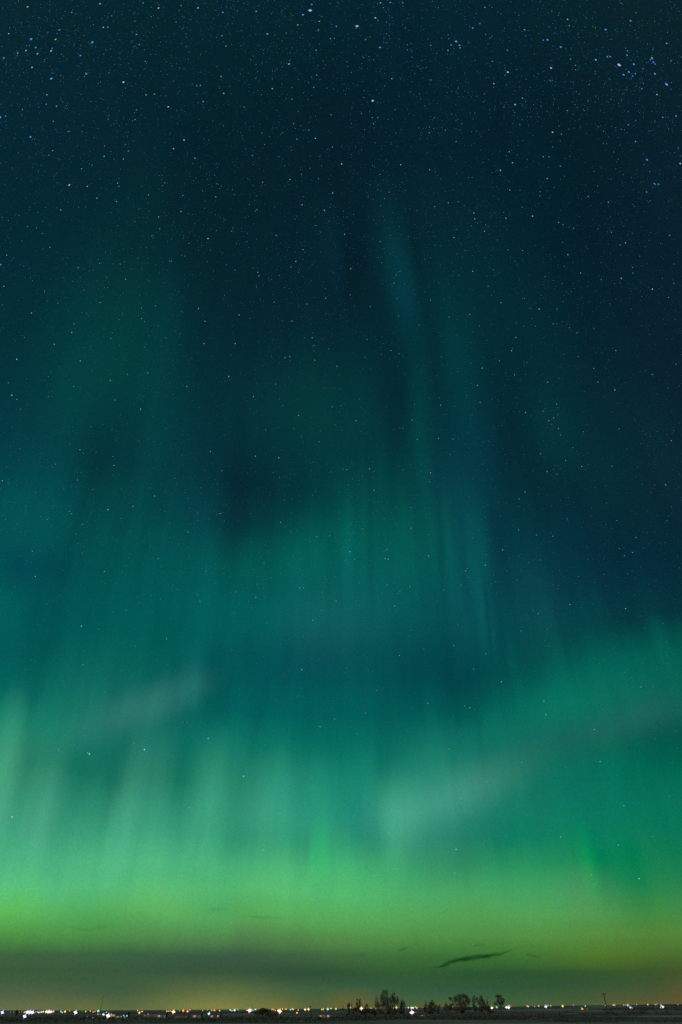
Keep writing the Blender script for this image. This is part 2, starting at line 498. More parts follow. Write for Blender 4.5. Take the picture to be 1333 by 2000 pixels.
bm = bmesh.new()
azs = [R(a) for a in list(range(-180, -36, 6)) + [-34 + .5 * i for i in range(137)] + list(range(36, 180, 6))]
rads = [1.0]
while rads[-1] < 200:
    rads.append(rads[-1] * 1.18)
while rads[-1] < 1250:
    rads.append(rads[-1] + 9)
while rads[-1] < 30000:
    rads.append(rads[-1] * 1.25)
rows = []
for r in rads:
    rows.append([bm.verts.new((r * math.sin(a), r * math.cos(a), ground_h(r * math.sin(a), r * math.cos(a)))) for a in azs])
mid = bm.verts.new((0, 0, ground_h(0, 0.001)))
for r0, r1 in zip(rows, rows[1:]):
    for k in range(len(azs)):
        j = (k + 1) % len(azs)
        bm.faces.new((r0[k], r1[k], r1[j], r0[j]))
for k in range(len(azs)):
    bm.faces.new((mid, rows[0][k], rows[0][(k + 1) % len(azs)]))
bmesh.ops.recalc_face_normals(bm, faces=bm.faces)
if bm.faces[0].normal.z < 0:
    bmesh.ops.reverse_faces(bm, faces=bm.faces)

gm = bpy.data.materials.new('field_soil_and_stubble')
gm.use_nodes = True
t = gm.node_tree
b = t.nodes['Principled BSDF']
b.inputs['Roughness'].default_value = 1
b.inputs['Specular IOR Level'].default_value = .05
tcg = t.nodes.new('ShaderNodeTexCoord')


def gnoise(sx, sy, detail=4, rough=.6):
    mp = t.nodes.new('ShaderNodeMapping')
    mp.inputs['Scale'].default_value = (sx, sy, 1)
    t.links.new(tcg.outputs['Object'], mp.inputs[0])
    n = t.nodes.new('ShaderNodeTexNoise')
    n.inputs['Scale'].default_value = 1
    n.inputs['Detail'].default_value = detail
    n.inputs['Roughness'].default_value = rough
    t.links.new(mp.outputs[0], n.inputs['Vector'])
    return n.outputs[0]


def gramp(f, stops):
    r = t.nodes.new('ShaderNodeValToRGB')
    el = r.color_ramp.elements
    el[0].position, el[0].color = stops[0][0], (*stops[0][1], 1)
    el[1].position, el[1].color = stops[-1][0], (*stops[-1][1], 1)
    for p, c in stops[1:-1]:
        q = el.new(p)
        q.color = (*c, 1)
    t.links.new(f, r.inputs[0])
    return r.outputs[0]


fields = gramp(gnoise(.004, .022), [(.36, (.030, .038, .031)), (.50, (.060, .078, .062)), (.64, (.115, .155, .120))])
clods = gramp(gnoise(.5, .5, 6, .8), [(.30, (.35, .35, .35)), (.70, (1.7, 1.7, 1.7))])
mm = t.nodes.new('ShaderNodeMix')
mm.data_type = 'RGBA'
mm.blend_type = 'MULTIPLY'
mm.inputs[0].default_value = 1
t.links.new(fields, mm.inputs[6])
t.links.new(clods, mm.inputs[7])
t.links.new(mm.outputs[2], b.inputs['Base Color'])
bp = t.nodes.new('ShaderNodeBump')
bp.inputs['Strength'].default_value = .5
bp.inputs['Distance'].default_value = .12
t.links.new(gnoise(1.6, 1.6, 6, .7), bp.inputs['Height'])
t.links.new(bp.outputs[0], b.inputs['Normal'])
ground = obj('ground', bm, gm)
tag(ground, 'dark open farmland under the night sky', kind='structure')
for p in ground.data.polygons:
    p.use_smooth = True

# ------------------------------------------------------------------ scrub, bushes and trees
leaf_m = material('dark_leaves', (.034, .036, .022), .8, .5, .35, (.066, .062, .040))
bark_m = material('bark', (.05, .042, .034), .95, .4, 2.0)
scrub_m = material('scrub_leaves', (.022, .026, .019), .9, .5, .2, (.042, .048, .036))


def leaf(bm, p, s, rnd):
    n = Vector((rnd.gauss(0, 1), rnd.gauss(0, 1), rnd.gauss(0, 1))).normalized()
    u = n.orthogonal().normalized() * s
    v = n.cross(u) * rnd.uniform(.45, .8)
    bm.faces.new([bm.verts.new(p + a) for a in (u, v, -u, -v)])


def foliage(bm, clumps, dens, rnd, depth, size=(.22, .5)):
    """leaves spread through uneven ellipsoids: (x, z, rx, rz)"""
    for (x, z, rx, rz) in clumps:
        ry = depth * rx
        n = int(dens * rx * rz * 19)
        seeds = [(rnd.gauss(0, .5), rnd.gauss(0, .5), rnd.gauss(0, .55)) for _ in range(max(4, int(rx * rz * 1.6)))]
        for _ in range(n):
            q = seeds[rnd.randrange(len(seeds))]
            o = [q[k] + rnd.gauss(0, .33) for k in range(3)]
            L = math.sqrt(sum(c * c for c in o))
            if L > 1.35:
                o = [c * 1.25 / L for c in o]
            leaf(bm, Vector((x + o[0] * rx, o[1] * ry, z + o[2] * rz)), rnd.uniform(*size), rnd)


TREE_GROUP = 'trees and bushes in the field before the village'


def tree(name, label, cat, Y, stem_x, clumps, seed, dens=9, stems=1, twigs=14, lean=0, group=TREE_GROUP, size=(.10, .25), bare=0.6):
    rnd = random.Random(seed)
    foot = at(stem_x, 1978, Y)
    gz = ground_h(foot.x, foot.y)
    root = empty(name, (foot.x, foot.y, gz - .05))
    tag(root, label, cat, group)
    px_m = Y / FB
    loc = []
    for (cx_, cy_, rx_, ry_) in clumps:
        c = at(cx_, cy_, Y)
        loc.append((c.x - foot.x, c.z - gz + .05, rx_ * px_m, ry_ * px_m * .98))
    top = max(z + rz for _, z, _, rz in loc)
    tb = bmesh.new()
    for s in range(stems):
        sx = (s - (stems - 1) / 2) * .5 + rnd.uniform(-.1, .1)
        r0 = .022 * top * (1 if stems == 1 else .7)
        fork = top * rnd.uniform(.16, .28)
        tube(tb, [(sx, 0, -.2), (sx + rnd.uniform(-.1, .1), rnd.uniform(-.1, .1), fork * .5), (sx + lean * .3, 0, fork)], [r0 * 1.25, r0, r0 * .8], 7)
        for i, (x, z, rx, rz) in enumerate(loc):
            if stems > 1 and i % stems != s:
                continue
            base = Vector((sx + lean * .3, 0, fork))
            tip = Vector((x, rnd.uniform(-.2, .2) * rx, z + rz * .2))
            midp = base.lerp(tip, .5) + Vector((rnd.uniform(-.3, .3), rnd.uniform(-.3, .3), rnd.uniform(0, .4)))
            tube(tb, [base, midp, tip], [r0 * .55, r0 * .35, r0 * .12], 5)
            for _ in range(twigs * 2):
                a = base.lerp(tip, rnd.uniform(.35, 1))
                e_ = Vector((x + rnd.gauss(0, .55) * rx, rnd.gauss(0, .5) * rx * .7, z + rnd.uniform(-.2, 1.15) * rz))
                m_ = a.lerp(e_, .5) + Vector((rnd.uniform(-.15, .15), rnd.uniform(-.15, .15), -.05))
                tube(tb, [a, m_, e_], [r0 * .16 + .012, r0 * .1 + .01, .012], 3)
    obj('trunk', tb, bark_m, root)
    cb = bmesh.new()
    foliage(cb, loc, dens, rnd, .8, size)
    obj('crown', cb, leaf_m, root)
    return root


def bush(label, Y, clumps, seed, dens=16, size=(.14, .32)):
    rnd = random.Random(seed)
    sx = sum(c[0] for c in clumps) / len(clumps)
    foot = at(sx, 1978, Y)
    gz = ground_h(foot.x, foot.y)
    root = empty('bush', (foot.x, foot.y, gz - .05))
    tag(root, label, 'bush', TREE_GROUP)
    px_m = Y / FB
    loc = []
    for (cx_, cy_, rx_, ry_) in clumps:
        c = at(cx_, cy_, Y)
        loc.append((c.x - foot.x, c.z - gz + .05, rx_ * px_m, ry_ * px_m))
    sb = bmesh.new()
    for (x, z, rx, rz) in loc:
        for _ in range(7):
            tube(sb, [(x * .8 + rnd.uniform(-.3, .3), rnd.uniform(-.3, .3), -.1), (x + rnd.gauss(0, .4) * rx, rnd.gauss(0, .4) * rx, z + rnd.uniform(-.2, .9) * rz)], [.05, .015], 4)
    obj('stem', sb, bark_m, root)
    cb = bmesh.new()
    foliage(cb, loc, dens, rnd, .9, size)
    obj('foliage', cb, leaf_m, root)
    return root


YT = 500
tree('tree', 'tall ragged tree with several upright spires of foliage, tallest of all', 'tree', YT, 758,
     [(748, 1950, 5, 10), (750, 1943, 4, 6), (756, 1945, 4, 9), (757, 1958, 7, 8), (766, 1956, 5, 8), (769, 1948, 3.5, 8), (773, 1958, 5, 7), (777, 1957, 3, 7), (749, 1962, 5, 7), (763, 1966, 8, 6)], 11, 9, 3, 8)
tree('tree', 'thin feathery tree hugging the left side of the tall ragged tree', 'tree', YT + 12, 738,
     [(737, 1956, 4, 8), (740, 1963, 4, 7), (734, 1964, 3, 6)], 12, 6, 2, 12)
tree('tree', 'sparse tree just right of the tall ragged tree', 'tree', YT + 6, 786,
     [(785, 1961, 5, 7), (788, 1957, 3, 6), (790, 1966, 4, 5), (782, 1967, 4, 5)], 13, 6, 2, 12)
tree('tree', 'small round headed tree furthest left in the row', 'tree', YT - 10, 682,
     [(682, 1963, 3.2, 4), (681.5, 1960, 2, 3), (682, 1969, 2.2, 3)], 14, 14, 1, 6)
tree('tree', 'small tree with two separate tufts standing over a bright lamp', 'tree', YT - 8, 701,
     [(698, 1959, 3, 5), (703.5, 1957, 2.6, 4.5), (705, 1962, 2.6, 4), (700, 1966, 4, 3)], 15, 12, 1, 8)
tree('sapling', 'bare slender sapling beside the small round headed tree', 'sapling', YT - 10, 687.5,
     [(687.5, 1963, .9, 6), (687.3, 1970, .8, 4)], 16, 8, 1, 8)
tree('tree', 'wispy small tree between the two tufted tree and the tall ragged one', 'tree', YT, 716,
     [(716, 1963, 2.6, 4), (714, 1967, 2, 3), (718.5, 1966, 1.8, 4)], 17, 5, 1, 10)
tree('tree', 'compact dense round tree standing alone mid way between the two big groves', 'tree', YT + 4, 843,
     [(841, 1961, 5, 5), (845, 1960, 4, 4.5), (849, 1965, 3.5, 5), (839, 1968, 5, 4), (845, 1969, 6, 4)], 18, 13, 1, 8)
tree('tree', 'narrow pointed tree touching the left side of the compact dense tree', 'tree', YT + 9, 832,
     [(832, 1962, 2.6, 5), (831, 1968, 3, 4)], 19, 9, 1, 8)
tree('tree', 'low spreading little tree right of the compact dense tree', 'tree', YT + 2, 857,
     [(855, 1966, 3, 2.6), (859, 1965, 2.4, 2.6), (857, 1970, 4, 3)], 20, 9, 1, 8)
tree('tree', 'small spiky tree at the left foot of the broad leafy tree', 'tree', YT + 8, 872,
     [(871, 1963, 2.4, 5), (874, 1966, 3, 4), (870, 1969, 3, 4)], 21, 7, 1, 10)
tree('tree', 'broad leafy tree with the widest crown and a flat dark top', 'tree', YT, 899,
     [(892, 1947, 5, 5), (899, 1947, 6, 5), (907, 1948, 5, 5), (914, 1950, 5, 6), (880.5, 1951, 3.4, 4.5), (888, 1955, 5, 5), (898, 1957, 7, 6), (909, 1958, 6, 6), (916, 1958, 4, 6), (885, 1963, 5, 4), (903, 1966, 8, 4)], 22, 10, 4, 7)
tree('tree', 'thin see through tree squeezed between the broad tree and a rounder one', 'tree', YT + 5, 926,
     [(924, 1951, 2, 6), (927, 1955, 2.4, 7), (925, 1963, 3, 5)], 23, 5, 2, 12)
tree('tree', 'mid sized rounded tree next right of the thin see through one', 'tree', YT + 2, 938,
     [(938, 1950, 4.5, 5), (934, 1955, 4, 5), (943, 1955, 4, 6), (939, 1961, 6, 5), (946, 1962, 3, 5)], 24, 8, 2, 9)
tree('tree', 'skimpy twiggy tree at the right end of the larger grove', 'tree', YT + 6, 953,
     [(952, 1958, 1.8, 6), (955, 1964, 3, 5), (950, 1966, 3, 4)], 25, 5, 1, 12)
tree('tree', 'lone tree with a leaning one sided crown and clear trunk', 'tree', YT - 5, 978.5,
     [(973, 1947, 4.5, 3.5), (979, 1951, 5, 5), (983, 1956, 3.6, 5), (975, 1955, 5, 4), (969, 1960, 3, 3), (978, 1961, 4, 4)], 26, 10, 1, 10, .3)
tree('tree', 'tiny far tree on the skyline left of the small round headed tree', 'tree', YT + 40, 670,
     [(669.7, 1968, 1.3, 3), (671, 1971, 1.6, 2)], 27, 10, 1, 5)
bush('rounded dark bush mound left of the brightest orange white lamp', 500,
     [(506, 1979, 8, 4), (514, 1977, 8, 5), (521, 1976, 6, 4.5), (527, 1980, 7, 4), (534, 1982, 8, 4)], 40)
bush('squat dark bush on the skyline near the left edge', 560, [(34, 1977.5, 2.6, 3.2), (32, 1980, 3, 2)], 41)
bush('wide dark thicket under the two tufted tree', YT - 15, [(690, 1973, 5, 4), (698, 1971, 5, 4), (708, 1975, 7, 4), (718, 1974, 6, 4), (727, 1973, 5, 5), (733, 1977, 5, 5), (680, 1975, 4, 4)], 42)
bush('dark thicket under the broad leafy tree', YT - 15, [(878, 1972, 7, 5), (890, 1970, 7, 4), (902, 1972, 8, 5), (915, 1971, 7, 4)], 43)
bush('dark thicket under the mid sized rounded tree', YT - 15, [(928, 1971, 6, 5), (940, 1971, 7, 5), (952, 1970, 6, 4), (958, 1974, 6, 4)], 44)
bush('low dark bush at the foot of the tall ragged tree', YT - 12, [(745, 1975, 6, 4), (757, 1974, 7, 4), (769, 1975, 7, 4), (783, 1974, 6, 4)], 45)
bush('low bush at the foot of the compact dense tree', YT - 12, [(832, 1974, 5, 4), (843, 1975, 7, 4), (855, 1975, 5, 3)], 46)
bush('small dark blot of a bush in the open field below the small far pole', 400, [(624, 1988, 3, 2.5), (628, 1989, 3, 2)], 47)

# scrub: low weeds and briars over the middle field, reads as one dark mass
rnd = random.Random(5)
sbm = bmesh.new()
for _ in range(9000):
    px = rnd.uniform(-120, 1450)
    grove = smooth(640, 690, px) * (1 - smooth(1010, 1140, px))
    Y = rnd.gauss(520, 45) if rnd.random() < .35 + .45 * grove else rnd.uniform(360, 640)
    Y = min(max(Y, 350), 660)
    x = (px - PW / 2) / FB * Y
    dn = mnoise.noise(Vector((x * .012, Y * .03, 5))) + .5 * math.exp(-((Y - 500) / 70) ** 2) * (.35 + grove) - .12
    if dn < .02:
        continue
    gz = ground_h(x, Y)
    s = rnd.uniform(.4, 1.0) * (1 + 1.6 * max(0, dn)) * (1 + .7 * grove)
    for _ in range(8):
        leaf(sbm, Vector((x + rnd.gauss(0, .8), Y + rnd.gauss(0, .8), gz + abs(rnd.gauss(0, .6)) * s)), rnd.uniform(.2, .45), rnd)
tag(obj('scrub', sbm, scrub_m), 'low dark scrub and weeds across the middle of the field', 'scrub', kind='stuff')

# ------------------------------------------------------------------ poles and mast
wood_m = material('weathered_pole', (.022, .019, .016), .9, .4, 3)
steel_m = material('dull_steel', (.10, .10, .105), .6, .2, 2)
porc_m = material('brown_insulator', (.08, .05, .04), .4, .2, 3)


def power_pole(label, top, foot, arm, Y, rad, n_ins=3):
    a, c = at(*top, Y), at(*foot, Y)
    axis = (a - c).normalized()
    gz = ground_h(c.x, c.y)
    base = c + axis * ((gz - .2 - c.z) / axis.z)
    root = empty('utility_pole', base)
    tag(root, label, 'utility pole')
    L = (a - base).length
    pb = bmesh.new()
    tube(pb, [Vector((0, 0, 0)), axis * L * .5, axis * L], [rad * 1.2, rad, rad * .75], 8)
    obj('pole', pb, wood_m, root)
    side = Vector((1, 0.25, 0)).normalized()
    side = (side - axis * side.dot(axis)).normalized()
    cross = side.cross(axis)
    hgt = axis * (L - .55)
    ab = bmesh.new()
    q = [hgt + cross * (rad + .02)]
    P = [[bm_v for bm_v in ()]]
    vs = []
    for sx in (-arm, arm):
        for sy in (0, .18):
            for sz in (-.16, .16):
                vs.append(ab.verts.new(hgt + cross * (rad * .8 + sy) + side * sx + axis * sz))
    for f in ((0, 1, 3, 2), (4, 6, 7, 5), (0, 4, 5, 1), (2, 3, 7, 6), (0, 2, 6, 4), (1, 5, 7, 3)):
        ab.faces.new([vs[i] for i in f])
    ar = obj('crossarm', ab, wood_m, root)
    for k in range(n_ins):
        u = -1 + 2 * k / (n_ins - 1)
        ib = bmesh.new()
        p0 = hgt + cross * (rad * .8 + .07) + side * (u * arm * .92) + axis * .1
        tube(ib, [p0, p0 + axis * .12, p0 + axis * .16, p0 + axis * .3], [.03, .05, .09, .05], 6)
        obj('insulator', ib, porc_m, ar)
    return root


power_pole('leaning dark utility pole with a single crossarm, taller of the two poles', (1179.3, 1939.5), (1185.3, 1970), 1.4, 500, .27)
power_pole('tiny distant utility pole among the orange lamps left of the trees', (606.6, 1964.5), (607, 1971), .9, 620, .16, 2)

Y = 640
a, c = at(202.8, 1942.5, Y), at(196.8, 1972, Y)
axis = (a - c).normalized()
base = c + axis * ((ground_h(c.x, c.y) - .1 - c.z) / axis.z)
mast = empty('radio_mast', base)
tag(mast, 'hair thin leaning lattice mast rising from the village lamps', 'radio mast')
L = (a - base).length
sd = axis.orthogonal().normalized()
fw = axis.cross(sd)
offs = [(sd * math.cos(w) + fw * math.sin(w)) for w in (0, 2.094, 4.189)]
for o_ in offs:
    lb = bmesh.new()
    tube(lb, [o_ * .26, o_ * .2 + axis * L * .6, o_ * .12 + axis * L], [.06, .055, .045], 5)
    obj('leg', lb, steel_m, mast)
bb = bmesh.new()
nb = int(L / .9)
for k in range(nb):
    z0, z1 = L * k / nb, L * (k + 1) / nb
    for i in range(3):
        r0 = .26 - .14 * k / nb
        tube(bb, [offs[i] * r0 + axis * z0, offs[(i + 1) % 3] * r0 + axis * z1], [.022, .022], 4)
obj('brace', bb, steel_m, mast)

# ------------------------------------------------------------------ houses and sheds of the village edge
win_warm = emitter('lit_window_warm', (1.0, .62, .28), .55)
win_cold = emitter('lit_window_cold', (.62, .80, 1.0), .45)
wall_a = material('pale_render', (.16, .15, .13), .9, .2, .6)
wall_b = material('brown_boards', (.10, .075, .055), .9, .3, .8)
roof_m = material('dark_roofing', (.05, .048, .05), .8, .25, 1)
door_m = material('painted_door', (.06, .05, .045), .6, .2, 2)
frame_m = material('window_frame', (.3, .3, .29), .6, .1, 2)


def house(name, label, cat, px, Y, w, d, h, rh, wall, wins, glass, door=True, rz=0.0, ww=1.1, wh=1.0):
    x = (px - PW / 2) / FB * Y
    root = empty(name, (x, Y, ground_h(x, Y) - .15))
    root.rotation_euler.z = rz
    tag(root, label, cat, 'buildings at the edge of the village')
    wb = bmesh.new()
    box(wb, -w / 2, w / 2, 0, d, 0, h)
    g = [wb.verts.new(v) for v in ((-w / 2, 0, h + .002), (-w / 2, d, h + .002), (-w / 2, d / 2, h + rh), (w / 2, 0, h + .002), (w / 2, d, h + .002), (w / 2, d / 2, h + rh))]
    wb.faces.new((g[0], g[2], g[1]))
    wb.faces.new((g[3], g[4], g[5]))
    obj('wall', wb, wall, root)
    rb = bmesh.new()
    o_ = .35
    zf = h - o_ * rh / (d / 2)
    pr = [(-o_, zf + .03), (d / 2, h + rh + .03), (d + o_, zf + .03), (d + o_, zf + .2), (d / 2, h + rh + .22), (-o_, zf + .2)]
    A = [rb.verts.new((-w / 2 - .3, p, q)) for p, q in pr]
    B = [rb.verts.new((w / 2 + .3, p, q)) for p, q in pr]
    rb.faces.new(A)
    rb.faces.new(B[::-1])
    for i in range(6):
        j = (i + 1) % 6
        rb.faces.new((A[i], B[i], B[j], A[j]))
    obj('roof', rb, roof_m, root)
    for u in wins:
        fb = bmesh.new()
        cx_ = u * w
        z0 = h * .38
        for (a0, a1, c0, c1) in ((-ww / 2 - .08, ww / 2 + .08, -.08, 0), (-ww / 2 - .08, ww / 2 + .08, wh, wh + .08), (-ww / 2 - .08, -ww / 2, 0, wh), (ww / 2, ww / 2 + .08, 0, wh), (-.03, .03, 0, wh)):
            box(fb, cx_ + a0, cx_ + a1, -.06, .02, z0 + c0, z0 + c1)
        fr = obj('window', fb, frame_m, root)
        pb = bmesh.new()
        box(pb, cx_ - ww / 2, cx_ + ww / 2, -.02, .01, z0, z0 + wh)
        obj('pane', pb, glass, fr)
    if door:
        db = bmesh.new()
        box(db, w * .06, w * .06 + .95, -.05, .01, .12, 2.1)
        do = obj('door', db, door_m, root)
        hb = bmesh.new()
        box(hb, w * .06 + .8, w * .06 + .86, -.1, -.052, 1.05, 1.12)
        obj('handle', hb, steel_m, do)
    return root


house('warehouse', 'long low warehouse with added dim orange windows for its lit wall right of the mast', 'warehouse', 232, 640, 13, 9, 2.6, .9, wall_b, (-.42, -.26, -.1, .26, .42), win_warm, ww=1.5)  # glowing windows added in place of orange light on the wall
house('shed', 'low shed with cold bluish windows in front of the orange lit warehouse', 'shed', 239, 560, 8, 5, 1.9, .5, wall_a, (-.3, .3), win_cold, wh=.7)
house('barn', 'dark gabled barn without any lit window', 'barn', 296, 640, 12, 9, 2.6, 1.3, wall_b, (), win_warm)
house('cottage', 'small cottage with one faint warm window left of the biggest amber lamps', 'cottage', 317, 600, 6, 6, 2.3, 1.0, wall_a, (-.3,), win_warm)
house('shed', 'unlit low shed in the middle of the dark field edge', 'shed', 356, 590, 9, 5, 1.9, .5, wall_b, (), win_warm)
house('cottage', 'cottage with one faint warm window left of the blue white lamp', 'cottage', 385, 590, 6, 6, 2.1, .9, wall_a, (-.2,), win_warm)
house('cottage', 'cottage with two faint warm windows right of the blue white lamp', 'cottage', 421, 590, 7, 6, 2.1, .9, wall_b, (-.3, .32), win_warm)
house('farmhouse', 'farmhouse with warm windows below a pair of yellow lamps', 'farmhouse', 634, 600, 8, 6, 2.4, 1.1, wall_a, (-.3, .34), win_warm)
house('cottage', 'cottage with a cold lit window right of the violet white lamp', 'cottage', 829, 590, 6, 6, 2.2, .9, wall_a, (-.25,), win_cold)
house('farmhouse', 'farmhouse with orange windows just left of the violet white lamp on the rise', 'farmhouse', 1219, 720, 10, 7, 2.8, 1.2, wall_b, (-.38, -.15, .36), win_warm)
house('cottage', 'cottage beside the lone orange lamp left of the leaning pole', 'cottage', 1143, 700, 7, 6, 2.4, 1.0, wall_b, (-.3,), win_warm)

# ------------------------------------------------------------------ lamps of the village
HUES = {   # core colour, lens fringe above, lens fringe below, strength
    'white': ((1, .88, .74), (.35, .65, 1), (.70, .25, .9), 1.7),
    'amber white': ((1, .76, .42), (1, .5, .12), (1, .34, .10), 1.7),
    'blue white': ((.72, .86, 1), (.2, .75, 1), (.35, .25, 1), 1.5),
    'orange': ((1, .47, .11), (1, .6, .15), (1, .28, .06), 1.35),
    'yellow': ((1, .74, .22), (.75, .9, .3), (1, .5, .1), 1.25),
    'green': ((.45, .95, .55), (.2, .9, .7), (.5, .8, .2), 1.0),
    'cyan': ((.45, .95, .95), (.2, .9, .8), (.3, .5, 1), 1.1),
    'red': ((1, .32, .25), (1, .25, .2), (1, .4, .15), 1.0),
    'dim amber': ((.75, .55, .32), (.7, .5, .3), (.7, .4, .2), .45),
    'dim white': ((.60, .68, .66), (.5, .65, .7), (.6, .55, .7), .45),
}


def lamp_glare_mat(name, core, top, bot, strength):
    m = bpy.data.materials.new('lantern_glare_' + name.replace(' ', '_'))
    m.use_nodes = True
    t = m.node_tree
    t.nodes.clear()
    c = t.nodes.new('ShaderNodeTexCoord')
    s = t.nodes.new('ShaderNodeSeparateXYZ')
    t.links.new(c.outputs['Object'], s.inputs[0])
    r = t.nodes.new('ShaderNodeValToRGB')
    mr = t.nodes.new('ShaderNodeMapRange')
    mr.inputs[1].default_value, mr.inputs[2].default_value = -1, 1
    t.links.new(s.outputs[2], mr.inputs[0])
    t.links.new(mr.outputs[0], r.inputs[0])
    el = r.color_ramp.elements
    el[0].position, el[0].color = .12, (*(x * .55 for x in bot), 1)  # lens colour fringes put into the glow of the tips
    el[1].position, el[1].color = .88, (*(x * .55 for x in top), 1)
    for p in (.38, .62):
        q = el.new(p)
        q.color = (*core, 1)
    e = t.nodes.new('ShaderNodeEmission')
    e.inputs[1].default_value = strength
    t.links.new(r.outputs[0], e.inputs[0])
    o = t.nodes.new('ShaderNodeOutputMaterial')
    t.links.new(e.outputs[0], o.inputs[0])
    return m


def lantern_glare_mesh(name, mat):
    """a faceted lantern drawn large and star-shaped to hold the lens burst"""
    lb = bmesh.new()
    v = {}
    pts = []
    for i in range(8):
        w = i * math.pi / 4
        rr = 1.15 if i % 2 == 0 else .5
        pts.append(lb.verts.new((rr * math.cos(w) * .95, rr * math.sin(w) * .95, 0)))
    up = [lb.verts.new((.42 * math.cos(i * math.pi / 4), .42 * math.sin(i * math.pi / 4), .42)) for i in range(8)]
    dn = [lb.verts.new((.42 * math.cos(i * math.pi / 4), .42 * math.sin(i * math.pi / 4), -.42)) for i in range(8)]
    a = lb.verts.new((0, 0, 1.35))
    c = lb.verts.new((0, 0, -1.25))
    for i in range(8):
        j = (i + 1) % 8
        lb.faces.new((pts[i], pts[j], up[j], up[i]))
        lb.faces.new((pts[j], pts[i], dn[i], dn[j]))
        lb.faces.new((up[i], up[j], a))
        lb.faces.new((dn[j], dn[i], c))
    bmesh.ops.recalc_face_normals(lb, faces=lb.faces)
    me = bpy.data.meshes.new('lantern_glare_' + name.replace(' ', '_'))
    lb.to_mesh(me)
    lb.free()
    me.materials.append(mat)
    return me


LANTERN_GLARE = {k: lantern_glare_mesh(k, lamp_glare_mat(k, *v)) for k, v in HUES.items()}
pb = bmesh.new()
tube(pb, [(0, 0, 0), (0, 0, .5), (0, 0, 1)], [.11, .085, .06], 6)
pole_me = bpy.data.meshes.new('lamp_pole')
pb.to_mesh(pole_me)
pb.free()
pole_me.materials.append(steel_m)

